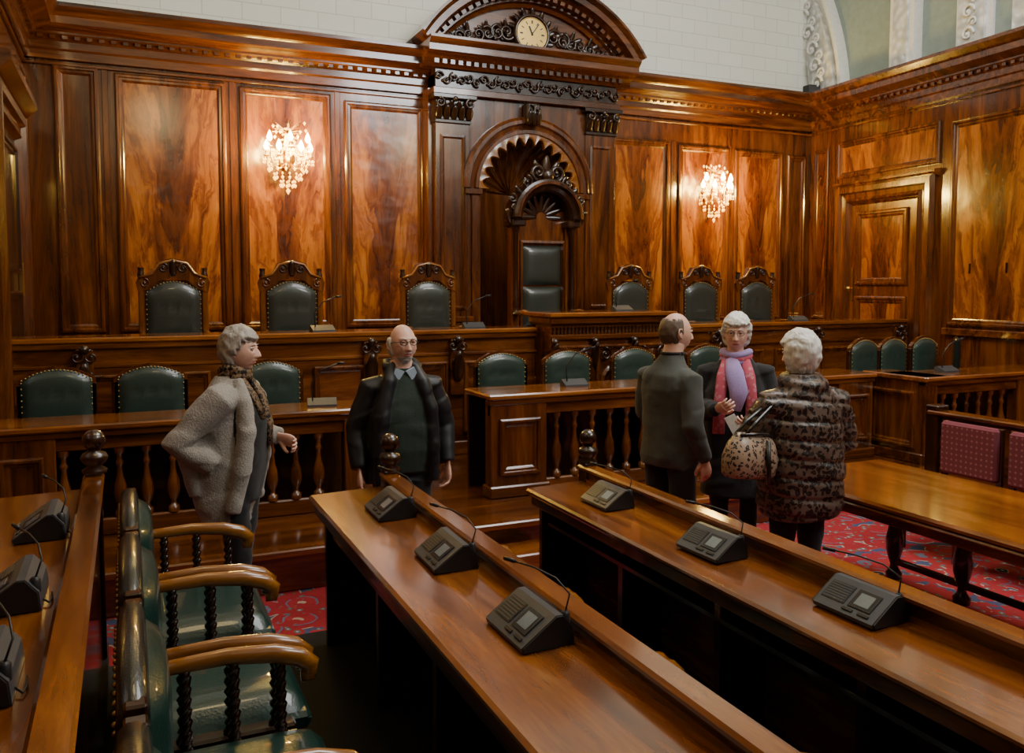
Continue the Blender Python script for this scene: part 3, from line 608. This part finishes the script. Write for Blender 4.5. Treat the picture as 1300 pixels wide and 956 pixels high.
vs=[(tx,ty+.05,2.8)]+[(tx+.33*cos(pi*k/20),ty+.05,2.8+.33*sin(pi*k/20)) for k in range(21)]; mb.add(vs,[(0,k+1,k+2) for k in range(20)],'dark')
for i in range(9):
    a=pi*i/8; mb.leaf((tx+.05*cos(a),ty+.03,2.82+.05*sin(a)),(cos(a),0,sin(a)),.24,.07,'carve',.15)
for i in range(11):
    a=.15+(pi-.3)*i/10; mb.leaf((tx+.43*cos(a),ty-.12,2.80+.43*sin(a)),(cos(a),0,sin(a)),.13,.08,'carve',.2)
for q in(-1,1):
    mb.scroll(tx+q*.12,ty-.15,3.34,.10,-pi/2,q,'carve',1.4,.028); mb.scroll(tx+q*.27,ty-.15,3.22,.08,pi/2,q,'carve',1.3,.022)
    mb.leaf((tx+q*.05,ty-.1,3.30),(q*.6,0,1),.22,.09,'carve',.1)
mb.leaf((tx,ty-.1,3.25),(0,0,1),.30,.13,'carve',.1); mb.ell((tx,ty-.16,3.30),(.08,.06,.09),'carve')
mb.obj('speaker_throne')
# ------------------------------------------------------------ sconces
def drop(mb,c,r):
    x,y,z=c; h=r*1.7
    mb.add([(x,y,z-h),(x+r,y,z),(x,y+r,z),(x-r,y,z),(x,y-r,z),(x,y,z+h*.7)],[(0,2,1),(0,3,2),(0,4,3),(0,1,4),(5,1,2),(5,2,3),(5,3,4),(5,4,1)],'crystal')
def sconce(x,zc):
    mb=MB(Matrix.Translation((x,YB-.03,zc)))
    mb.lathe([(.10,0),(.10,.02),(.06,.035),(.03,.06)],(0,0,.0),'gilt',16,axis='y')
    mb.ell((0,-.12,-.02),(.05,.05,.09),'gilt'); mb.leaf((0,-.03,.05),(0,0,1),.28,.09,'gilt',.25)
    rr=random.Random(int(x*10))
    for i in range(7):
        a=-pi+pi*i/6; dx,dy=cos(a),sin(a); L=.24
        if i in(0,6): dy-=.35
        up=.10*(i%2)
        pts=[(0,-.12,-.02),(dx*L*.4,-.12+dy*L*.4*.8,-.12),(dx*L*.8,-.12+dy*L*.8*.8,-.10),(dx*L,-.12+dy*L*.8,up)]
        mb.tube(pts,.008,'gilt',6); ex,ey=dx*L,-.12+dy*L*.8
        mb.lathe([(.012,up),(.035,up+.012),(.03,up+.018),(.012,up+.02),(.012,up+.07)],(ex,ey,0),'gilt',10)
        mb.lathe([(.010,up+.07),(.026,up+.09),(.031,up+.11),(.018,up+.15),(.002,up+.185)],(ex,ey,0),'bulb',10)
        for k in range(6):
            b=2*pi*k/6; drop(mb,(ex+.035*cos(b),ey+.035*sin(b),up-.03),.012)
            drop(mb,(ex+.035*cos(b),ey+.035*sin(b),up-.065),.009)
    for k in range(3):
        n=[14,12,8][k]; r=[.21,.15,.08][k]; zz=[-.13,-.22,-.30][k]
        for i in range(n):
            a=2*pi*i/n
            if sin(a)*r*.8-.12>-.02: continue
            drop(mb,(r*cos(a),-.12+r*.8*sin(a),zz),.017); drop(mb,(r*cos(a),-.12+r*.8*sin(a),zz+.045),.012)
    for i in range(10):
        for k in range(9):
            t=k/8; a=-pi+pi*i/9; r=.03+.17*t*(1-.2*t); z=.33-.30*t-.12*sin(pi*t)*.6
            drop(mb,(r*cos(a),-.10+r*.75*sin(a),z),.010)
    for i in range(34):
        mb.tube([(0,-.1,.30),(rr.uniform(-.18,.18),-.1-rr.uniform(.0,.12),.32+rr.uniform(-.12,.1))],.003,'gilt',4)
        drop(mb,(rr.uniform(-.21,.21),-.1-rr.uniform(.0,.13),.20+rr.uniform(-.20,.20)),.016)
    drop(mb,(0,-.12,-.36),.025)
    mb.obj('crystal_wall_sconce')
    for dx in(-.2,0,.2):
        l=bpy.data.lights.new('sconce_light','POINT'); l.energy=52; l.color=(1,.66,.12); l.shadow_soft_size=.08
        o=bpy.data.objects.new('sconce_light',l); o.location=(x+dx,YB-.46,zc+.10); link(o)
sconce(1.70,3.42); sconce(7.60,3.28)
# ------------------------------------------------------------ people
def remesh(vs,fs,vox,sm=2):
    me=bpy.data.meshes.new('tmp'); me.from_pydata([tuple(v) for v in vs],[],fs); o=bpy.data.objects.new('tmp',me); link(o)
    m=o.modifiers.new('r','REMESH'); m.mode='VOXEL'; m.voxel_size=vox
    if sm: k=o.modifiers.new('s','SMOOTH'); k.iterations=sm; k.factor=.6
    dg=bpy.context.evaluated_depsgraph_get(); r=bpy.data.meshes.new_from_object(o.evaluated_get(dg)); bpy.data.objects.remove(o); return r
def finish(mb,name,parent,vox,sm=2,disp=None,label=None):
    t=bpy.data.meshes.new('t'); t.from_pydata([tuple(v) for v in mb.v],[],mb.f); bm=bmesh.new(); bm.from_mesh(t); bmesh.ops.recalc_face_normals(bm,faces=bm.faces[:]); bmesh.ops.triangulate(bm,faces=bm.faces[:]); 
    bm.faces.ensure_lookup_table(); V=[v.co.copy() for v in bm.verts]; F=[[v.index for v in f.verts] for f in bm.faces]; bm.free()
    bv=BVHTree.FromPolygons([tuple(v) for v in mb.v],mb.f)
    me=remesh(V,F,vox,sm)
    me.materials.clear()
    for k in mb.names: me.materials.append(M[k])
    lab=[]
    for p in me.polygons:
        r=bv.find_nearest(p.center); i=mb.m[r[2]] if r[2] is not None else 0
        lab.append(i)
    me.polygons.foreach_set('material_index',lab); me.polygons.foreach_set('use_smooth',[True]*len(me.polygons))
    if disp:
        nn=[v.normal.copy() for v in me.vertices]
        for v,n_ in zip(me.vertices,nn): v.co+=n_*disp(v.co)
    o=bpy.data.objects.new(name,me); link(o); o.parent=parent; return o
def loft(mb,rings,mat,n=28,pw=2.4):
    vs=[]
    for cx,cy,z,rx,ry in rings:
        for k in range(n):
            a=2*pi*k/n; c,s_=cos(a),sin(a); e=2/pw
            vs.append((cx+rx*math.copysign(abs(c)**e,c),cy+ry*math.copysign(abs(s_)**e,s_),z))
    L=len(rings); fs=[(i*n+k,i*n+(k+1)%n,(i+1)*n+(k+1)%n,(i+1)*n+k) for i in range(L-1) for k in range(n)]+[tuple(range(n)),tuple(range((L-1)*n,L*n))]
    mb.add(vs,fs,mat,True)
def hand(parent,wr,fd,pn,side,curl=.5,name='hand'):
    wr=Vector(wr);fd=Vector(fd).normalized();pn=Vector(pn);pn=(pn-fd*pn.dot(fd)).normalized();w=fd.cross(pn)*side
    mb=MB(); P=lambda a,b,c: wr+w*a+fd*b+pn*c
    mb.tube([P(0,-.03,0),P(0,.0,0),P(.0,.03,0),P(0,.06,0),P(0,.088,0)],[.027,.027,.036,.042,.038],'skin',12,.42,pn)
    for a,L,r in((.030,.068,.0088),(.010,.076,.009),(-.010,.070,.0087),(-.029,.055,.0078)):
        p=P(a*.9,.07,0);pts=[p];ang=0
        q=Vector(p)
        for k,(l,cv) in enumerate(((.2,0),(.42,.5),(.30,.9),(.28,.7))):
            ang+=cv*curl*1.2; q=q+(fd*cos(ang)+pn*sin(ang))*L*l*1.05+w*a*.05; pts.append(Vector(q))
        mb.tube(pts,[r,r*1.02,r,r*.92,r*.75],'skin',8)
    q=P(.03,.015,.004); pts=[q,P(.048,.038,.012),P(.056,.062,.018+.01*curl),P(.054,.085,.022+.02*curl)]
    mb.tube(pts,[.015,.0125,.0105,.008],'skin',8)
    return finish(mb,name,parent,.0036,2)
def headfn(W=1.,jaw=1.):
    def f(d,off=0.):
        x,y,z=d.x,d.y,d.z
        X=.076*W*x; Yy=.098*y; Z=.120*z
        if z<0: X*=1-.32*(-z)**1.5*(1 if y>-.3 else .4); 
        if z<-.1 and y<0: Yy*=1-.35*min(1,(-z-.1)*1.3)
        if z<-.2 and y>0: Yy*=1+.07*sin(min(1,(-z-.2)/.6)*pi)
        p=Vector((X,Yy,Z)); n_=Vector((x/.077,y/.098,z/.118)).normalized(); p+=n_*off
        if y>0 and off==0.:
            g=lambda a,s:math.exp(-(a/s)**2)
            d_=0
            nz=sstep(.030,-.030,Z)*(1 if Z>-.034 else math.exp(-((Z+.034)/.006)**2))
            d_+=.027*nz*g(X,.0085+.006*sstep(.0,-.03,Z))
            d_+=.006*g(abs(X)-.013,.006)*g(Z+.032,.007)
            d_-=.012*g(abs(X)-.031,.015)*g(Z-.012,.012)
            d_+=.005*g(Z-.034,.009)*g(abs(X)-.025,.025)
            d_+=.007*g(abs(X)-.040,.016)*g(Z+.018,.020)
            d_-=.004*g(abs(X)-.038,.010)*g(Z+.062,.022)
            d_+=.006*g(X,.02)*(g(Z+.055,.005)+1.1*g(Z+.068,.0055)); d_-=.005*g(X,.024)*g(Z+.0615,.0028)
            d_-=.0025*g(abs(X)-.024-.12*(-.03-Z),.003)*sstep(-.03,-.036,Z)*sstep(-.062,-.056,Z)
            d_+=.009*jaw*g(X,.02)*g(Z+.100,.014); d_-=.004*g(X,.03)*g(Z+.082,.007)
            p.y+=d_
        return p
    return f
def head(parent,pos,yaw,pitch,hair,hairmat,glasses=False,beard=False,W=1.,hvol=.018,roll=0,fz=.14,lump=.4,edge=.10,gt=.0016):
    e=bpy.data.objects.new('head',None); link(e); e.parent=parent; e.location=pos; e.rotation_euler=(pitch,roll,yaw)
    hf=headfn(W); mb=MB()
    mb.ell(None,None,'skin',96,84,fn=lambda d:hf(d))
    me=mb.obj('face',parent=e)
    me.data.materials.append(M['lip'])
    for p in me.data.polygons:
        c=p.center
        if c.y>.06 and abs(c.x)<.024 and -.073+abs(c.x)*.25<c.z<-.050-abs(c.x)*.25: p.material_index=1
    mb=MB()
    for q in(-1,1):
        mb.ell((q*.076*W,-.008,-.004),(.009,.019,.032),'skin',12,10); mb.tube([(q*.081*W,.005,-.03),(q*.086*W,-.012,-.02),(q*.090*W,-.026,.005),(q*.087*W,-.018,.026),(q*.081*W,-.0,.026),(q*.080*W,.008,.01)],.0045,'skin',6)
        ex=q*.031; ey=.079
        mb.ell((ex,ey,.012),(.0125,.0125,.0115),'eyew',12,10); mb.ell((ex,ey+.0095,.012),(.0055,.004,.0055),'iris',10,6)
        mb.tube([(ex-.015,ey+.007,.012),(ex-.008,ey+.0125,.018),(ex,ey+.014,.0205),(ex+.008,ey+.0125,.018),(ex+.015,ey+.006,.012)],.0038,'skin',6)
        mb.tube([(ex-.014,ey+.006,.010),(ex,ey+.012,.0035),(ex+.014,ey+.005,.010)],.003,'skin',6)
        mb.tube([(ex-q*.016,ey+.018,.031),(ex,ey+.019,.035),(ex+q*.018,ey+.008,.031)],[.002,.003,.002],hairmat,6)
    if glasses:
        for q in(-1,1):
            pts=[(q*.031+.022*cos(a),.105-.004*abs(cos(a)),.010+.016*sin(a)) for a in [2*pi*k/16 for k in range(17)]]; mb.tube(pts,gt,'black',5)
            mb.tube([(q*.053,.098,.014),(q*.075*W,.06,.014),(q*.078*W,.0,.010)],gt,'black',5)
        mb.tube([(-.010,.106,.014),(0,.110,.017),(.010,.106,.014)],gt,'black',5)
    mb.obj('facial_features',parent=e)
    mb=MB()
    def hfn(d):
        nd=Vector((d.x,d.y,d.z+edge*noise.noise(d*7)+edge*.7*noise.noise(Vector((d.x*24,d.y*24,d.z*4)))))
        m=hair(nd); nn=noise.noise(d*3.7+Vector((3.3,1.6,7.2)))*lump+noise.noise(Vector((d.x*17+.4,d.y*17+.7,d.z*5)))*fz
        return hf(d,max(-.012,-.012+(.012+hvol*(1+nn+.45*max(0,d.z)))*m) or .0001)
    mb.ell(None,None,hairmat,120,90,fn=hfn); mb.obj('hair',parent=e)
    if beard:
        mb=MB()
        def bf(d):
            m=sstep(-.50,-.64,d.z)*sstep(-.05,.35,d.y)
            p=hf(d,.0001); 
            if abs(p.x)<.02 and -.073<p.z<-.052: m*=.0
            if d.z>-.46 and abs(p.x)<.026: m=max(m,.8*sstep(-.35,-.40,d.z) if d.y>.3 else 0)
            return hf(d)+d*(-.010+.013*m*(1+.3*noise.noise(d*20)))
        mb.ell(None,None,'hbeard',80,70,fn=bf); mb.obj('beard',parent=e)
    return e
def person(name,loc,fwd,H):
    e=bpy.data.objects.new(name,None); link(e); e.location=loc; e.rotation_euler=(0,0,math.atan2(fwd[1],fwd[0])-pi/2); s=H/1.75; e.scale=(s,s,s); return e
def legs(mb,mat,k=1.,stance=.0,x=.095):
    for q in(-1,1):
        y=q*stance
        mb.tube([(q*.085,0,.96),(q*.095,.005,.80),(q*x,.02+y*.4,.50),(q*x,.0+y*.8,.28),(q*(x+.01),-.02+y,.07)],[.095*k,.092*k,.066*k,.060*k,.055*k],mat,16)
        mb.tube([(q*(x+.01),-.065+y,.045),(q*(x+.012),.0+y,.05),(q*(x+.02),.09+y,.040),(q*(x+.028),.165+y,.032)],[.038,.042,.044,.030],'shoe',12,.85,(0,0,1))
        mb.box(q*(x+.02)-.045,q*(x+.02)+.045,-.10+y,.19+y,0,.02,'shoe',.008)
def arm(mb,sh,el,wr,mat,r=(.075,.06,.052,.042)):
    sh,el,wr=map(Vector,(sh,el,wr)); mb.tube([sh+(Vector((0,0,1.38))-sh)*.25,sh,sh.lerp(el,.5),el,el.lerp(wr,.5),wr],[r[0]*.95,r[0],(r[0]+r[1])/2,r[1],r[2],r[3]],mat,16)
Q1=Euler((.6,.9,.4)).to_matrix(); Q2=Euler((1.1,-.5,.8)).to_matrix()
def fold(amp,fz=7.,diag=1.5):
    def f(p):
        a=noise.noise(Q1@Vector((p.x*4.5+.3,p.y*4.5+.7,p.z*fz*.8+.2)))*amp
        b=noise.noise(Q2@Vector((p.x*5+p.z*2.5+.4,p.y*5-p.z*2.5+.1,p.z*9+.6)))
        c=noise.noise(Q1@Vector((p.x*11+9,p.y*11+4,p.z*15+2)))
        return a+(sstep(.0,.35,b)*.8-.3)*amp+c*amp*.35
    return f
def hair_short(d):
    front=sstep(.35,.52,d.z) if d.y>.35 else 1.
    side=sstep(-.25,-.05,d.z) if -.1<d.y<=.35 else 1.
    if d.y>.12 and d.y<=.35: side=sstep(.0,.2,d.z)
    return front*side*sstep(-.75,-.55,d.z)
def hair_bald(d): return sstep(.45,.25,d.z)*sstep(-.6,-.45,d.z)*sstep(.25,.05,d.y)
def hair_thin(d): return sstep(.80,.62,d.z)*sstep(-.62,-.45,d.z)*sstep(.30,.1,d.y)*(sstep(-.15,.05,d.z) if d.y>-.1 else 1)
def hair_bob(d): return sstep(-.95,-.78,d.z)*(sstep(.3,.5,d.z) if d.y>.4 else 1)
# --- woman in cardigan
e=person('standing_woman',(.54,4.98,0),(.90,-.42),1.75); mb=MB()
legs(mb,'blackc',1.05,.05,.08)
loft(mb,[(0,.0,.80,.16,.13),(0,.02,.95,.175,.14),(0,.04,1.08,.165,.14),(0,.05,1.25,.165,.14),(0,.03,1.38,.15,.11),(0,0,1.47,.07,.065)],'blackc')
mb.tube([(0,0,1.42),(0,.0,1.50),(0,.02,1.58)],[.065,.055,.055],'skin',14)
loft(mb,[(0,-.05,.66,.20,.12),(0,-.06,.78,.215,.155),(0,-.06,.95,.22,.17),(0,-.06,1.1,.21,.165),(0,-.05,1.25,.20,.15),(0,-.03,1.38,.190,.125),(0,-.02,1.45,.14,.10),(0,-.02,1.50,.09,.08)],'knit')
for q in(-1,1): mb.tube([(q*.08,.05,1.48),(q*.13,.10,1.36),(q*.155,.12,1.2),(q*.18,.10,1.0),(q*.20,.05,.76)],[.03,.045,.045,.045,.04],'knit',12)
arm(mb,(.19,-.01,1.385),(.27,-.22,1.15),(.19,-.05,1.02),'knit',(.088,.080,.07,.065))
mb.tube([(.16,-.15,1.30),(.20,-.19,1.10),(.18,-.15,.85)],[.055,.065,.045],'knit',12)
arm(mb,(-.19,0,1.40),(-.21,.02,1.16),(-.10,.22,1.13),'knit',(.085,.08,.065,.05))
finish(mb,'body',e,.009,4,fold(.009,5.))
hand(e,(-.09,.23,1.13),(.2,1,-.35),(1,-.1,-.3),1,.8)
hand(e,(.17,.00,.99),(-.35,.5,-.8),(-1,-.3,.2),-1,.3)
mb=MB(); 
for k in range(3): mb.tube([(.075*cos(a),.01+.075*sin(a),1.485+.022*k+.015*sin(a*2+k)) for a in [2*pi*j/20 for j in range(21)]],.022,'leoscarf',8)
mb.tube([(-.06,.07,1.48),(-.05,.14,1.38),(-.04,.185,1.22),(-.04,.185,1.10)],[.03,.045,.045,.03],'leoscarf',10,.5,(0,1,0)); mb.tube([(.06,.07,1.48),(.055,.13,1.38),(.05,.18,1.26)],[.03,.04,.03],'leoscarf',10,.5,(0,1,0))
mb.obj('scarf',parent=e)
head(e,(0,.035,1.632),.0,.02,hair_short,'hgrey',hvol=.022)
# --- man in dark jacket
e=person('standing_man',(1.52,4.98,0),(-.05,-1),1.76); mb=MB()
legs(mb,'dtrous')
loft(mb,[(0,.0,.86,.17,.13),(0,.015,1.0,.175,.145),(0,.02,1.15,.175,.145),(0,.01,1.3,.18,.13),(0,0,1.42,.15,.10),(0,0,1.49,.065,.06)],'dgreen')
mb.tube([(0,0,1.42),(0,.0,1.50),(0,.02,1.58)],[.07,.062,.062],'skin',14)
loft(mb,[(0,-.03,.80,.245,.13),(0,-.03,.95,.24,.13),(0,-.03,1.12,.235,.125),(0,-.03,1.28,.23,.12),(0,-.02,1.38,.195,.10),(0,-.03,1.46,.11,.075),(0,-.04,1.52,.08,.05)],'navy')
for q in(-1,1): mb.tube([(q*.07,.02,1.51),(q*.10,.09,1.42),(q*.145,.11,1.25),(q*.16,.11,1.05),(q*.165,.10,.81)],[.03,.045,.048,.048,.045],'navy',12)
mb.tube([(-.1,.03,1.49),(-.09,-.05,1.52),(0,-.085,1.53),(.09,-.05,1.52),(.1,.03,1.49)],.03,'navy',10)
arm(mb,(.185,-.01,1.38),(.275,-.04,1.12),(.275,.05,.90),'navy',(.078,.068,.06,.05)); arm(mb,(-.185,-.01,1.38),(-.275,-.04,1.12),(-.27,.06,.90),'navy',(.078,.068,.06,.05))
finish(mb,'body',e,.009,4,lambda p: fold(.008)(p) if p.z>.8 else 0)
hand(e,(.275,.055,.89),(-.03,.12,-1),(-1,.1,0),-1,.55); hand(e,(-.27,.065,.89),(.03,.12,-1),(1,.1,0),1,.55)
mb=MB()
for q in(-1,1): mb.prism([(q*.005,1.475),(q*.055,1.50),(q*.075,1.455),(q*.045,1.415)],'y',.068,.095,'blues')
mb.obj('shirt_collar',parent=e)
head(e,(0,.03,1.632),.12,.06,hair_bald,'hbeard',True,True,1.03,.012,gt=.0024)
# --- man in grey-green sweater
e=person('standing_man',(3.10,4.42,0),(.97,.16),1.82); mb=MB()
legs(mb,'dtrous')
mb.tube([(0,0,1.42),(0,.0,1.50),(0,.02,1.58)],[.07,.062,.062],'skin',14)
loft(mb,[(0,.0,.84,.18,.14),(0,.0,.90,.19,.155),(0,.01,1.0,.185,.15),(0,.015,1.15,.185,.15),(0,.0,1.3,.195,.145),(0,-.01,1.39,.17,.115),(0,-.01,1.45,.11,.08),(0,0,1.51,.066,.066)],'olive')
arm(mb,(.18,-.01,1.37),(.235,-.06,1.12),(.225,.06,.90),'olive',(.072,.06,.052,.044)); arm(mb,(-.18,-.01,1.37),(-.225,.0,1.13),(-.16,.22,1.10),'olive',(.072,.06,.052,.044))
finish(mb,'body',e,.009,4,fold(.009))
hand(e,(.225,.065,.89),(-.03,.15,-1),(-1,.1,0),-1,.6); hand(e,(-.155,.23,1.10),(.5,1,.1),(.6,-.2,-.4),1,.6)
mb=MB(); mb.tube([(.066*cos(a),.01+.066*sin(a),1.515) for a in [2*pi*j/20 for j in range(21)]],.010,'blackc',8); mb.obj('collar',parent=e)
head(e,(0,.03,1.635),-.30,-.03,hair_thin,'hbrown',W=1.03,hvol=.007)
# --- woman with pink scarf
e=person('standing_woman',(3.80,4.66,0),(-.62,-.78),1.79); mb=MB()
legs(mb,'blackc')
mb.tube([(0,0,1.42),(0,.0,1.50),(0,.02,1.58)],[.062,.055,.055],'skin',14)
loft(mb,[(0,.0,.55,.22,.17),(0,.0,.75,.215,.165),(0,.0,.95,.21,.16),(0,.01,1.1,.20,.155),(0,.01,1.25,.20,.15),(0,0,1.37,.175,.12),(0,0,1.45,.12,.09),(0,0,1.5,.075,.07)],'blackc')
arm(mb,(.185,-.01,1.37),(.25,.0,1.13),(.12,.25,1.15),'blackc',(.078,.065,.055,.045)); arm(mb,(-.185,-.01,1.37),(-.25,-.0,1.13),(-.10,.24,1.08),'blackc',(.078,.065,.055,.045))
finish(mb,'body',e,.009,4,fold(.009))
hand(e,(.11,.26,1.155),(-.5,.9,.35),(-.6,-.2,.5),-1,.7); hand(e,(-.09,.25,1.08),(.5,.9,.0),(.5,-.2,.5),1,.8)
mb=MB()
for k,mt in((0,'lilac'),(1,'pink'),(2,'lilac')): mb.tube([(.085*cos(a),.005+.08*sin(a),1.455+.022*k+.012*sin(a*2+k)) for a in [2*pi*j/20 for j in range(21)]],.026,mt,8)
for q,mt,z in((-1,'pink',1.05),(1,'pink',.98)): mb.tube([(q*.06,.08,1.46),(q*.085,.145,1.36),(q*.10,.175,1.2),(q*.105,.175,z)],[.03,.038,.038,.040],mt,12,.35,(0,1,0))
mb.tube([(.03,.09,1.47),(.01,.155,1.38),(-.02,.19,1.26),(.0,.195,1.14)],[.04,.06,.06,.035],'lilac',12,.4,(0,1,0))
mb.obj('scarf',parent=e)
mb=MB(); mb.M=Matrix.Translation((.02,.34,1.08))@Matrix.Rotation(.5,4,'Y'); mb.box(-.04,.03,-.003,.003,-.07,.05,'paper',.001); mb.obj('leaflet',parent=e)
head(e,(0,.03,1.632),-.05,-.04,hair_short,'hwhite',True,hvol=.022,gt=.0018)
# --- woman in leopard coat
e=person('standing_woman',(3.49,3.70,0),(.10,.99),1.72); mb=MB()
legs(mb,'blackc')
mb.tube([(0,0,1.42),(0,.0,1.50),(0,.02,1.58)],[.062,.055,.055],'skin',14)
loft(mb,[(0,.0,.70,.225,.18),(0,.0,.76,.25,.20),(0,.0,.95,.26,.205),(0,.0,1.1,.245,.195),(0,.0,1.25,.245,.185),(0,-.01,1.35,.22,.155),(0,-.01,1.43,.16,.125),(0,-.01,1.53,.10,.10)],'leo')
mb.tube([(.11*cos(a),-.01+.10*sin(a),1.475+.015*sin(a)) for a in [2*pi*j/20 for j in range(21)]],.040,'leo',10)
arm(mb,(.22,-.01,1.36),(.31,-.0,1.12),(.22,.18,1.0),'leo',(.095,.088,.078,.062)); arm(mb,(-.22,-.01,1.36),(-.30,.05,1.14),(-.22,.26,1.12),'leo',(.095,.088,.078,.062))
finish(mb,'body',e,.009,3,lambda p: fold(.008)(p)+(-.011*math.exp(-((((p.z+.10*p.x+.012*noise.noise(Q1@(p*6)))%.11)-.055)/.013)**2) if p.z>.72 and p.z<1.42 else 0))
hand(e,(.21,.19,1.0),(-.4,.9,-.2),(-1,-.2,0),-1,.6); hand(e,(-.21,.27,1.12),(.4,.9,.1),(1,-.2,0),1,.6)
mb=MB()
vs=[];n=24
for z,rx,ry in((.0,.15,.06),(.02,.165,.075),(.10,.17,.085),(.17,.15,.065),(.215,.125,.035),(.225,.12,.02)):
    for k in range(n): a=2*pi*k/n; vs.append((rx*math.copysign(abs(cos(a))**.6,cos(a)),ry*math.copysign(abs(sin(a))**.8,sin(a)),z))
mb.M=Matrix.Translation((-.42,-.10,.97))@Matrix.Rotation(.25,4,'Z')@Matrix.Rotation(.12,4,'Y')@Matrix.Scale(1.1,4)
mb.add(vs,[(i*n+k,i*n+(k+1)%n,(i+1)*n+(k+1)%n,(i+1)*n+k) for i in range(5) for k in range(n)]+[tuple(range(n)),tuple(range(5*n,6*n))],'leobag',True)
for q in(-1,1): mb.tube([(-.09,q*.03,.21),(-.02,q*.03,.28),(.12,q*.02,.38),(.17,q*.02,.37),(.15,q*.03,.28),(.09,q*.03,.21)],.009,'shoe',8)
mb.tube([(-.12,-.03,.215),(0,-.045,.225),(.12,-.03,.215)],.008,'shoe',6); mb.tube([(.02,-.085,.2),(.03,-.10,.05),(.05,-.09,-.02)],.012,'shoe',6)
mb.obj('handbag',parent=e)
head(e,(0,.02,1.632),.35,-.05,hair_bob,'hwhite',hvol=.026,fz=.12,lump=.3)
# ------------------------------------------------------------ lights / camera
def area(name,loc,tgt,size,sy,e,c):
    l=bpy.data.lights.new(name,'AREA'); l.shape='RECTANGLE'; l.size=size; l.size_y=sy; l.energy=e; l.color=c; o=bpy.data.objects.new(name,l); link(o); o.location=loc
    o.rotation_euler=(Vector(tgt)-Vector(loc)).to_track_quat('-Z','Y').to_euler(); return o
def plamp(name,loc,e,c,r):
    l=bpy.data.lights.new(name,'POINT'); l.energy=e; l.color=c; l.shadow_soft_size=r; o=bpy.data.objects.new(name,l); link(o); o.location=loc
area('unseen_ceiling_fill',(4.6,4,7.9),(4.6,4.2,0),3.5,3.5,265,(1,.98,.94))  # unseen area lamp added under the ceiling as general fill
area('upper_wall_fill_lamp',(6.6,-1.2,7.2),(5.5,10,7.2),3,1.5,300,(.94,.98,1))  # no window here; unseen lamp added to brighten the upper wall
plamp('unseen_chandelier_lamp',(.55,3.2,5.0),66,(1,.74,.34),.4)  # out-of-view chandelier, placed for its warm reflection in the left panel
plamp('unseen_chandelier_lamp',(5.6,2.6,5.0),78,(1,.76,.40),.35)  # second unseen lamp of the pair, added for warm light
w=bpy.data.worlds.new('world'); SC.world=w; w.use_nodes=True; w.node_tree.nodes['Background'].inputs[0].default_value=(.5,.55,.6,1); w.node_tree.nodes['Background'].inputs[1].default_value=.1
cam=bpy.data.cameras.new('camera'); co=bpy.data.objects.new('camera',cam); link(co)
cam.sensor_width=36; cam.lens=1080/1300*36; cam.shift_y=-45/1300; cam.clip_start=.05
th=math.radians(24.4); pt=math.atan(71/1080); co.location=(0,0,2); co.rotation_euler=(pi/2-pt,0,-th); SC.camera=co
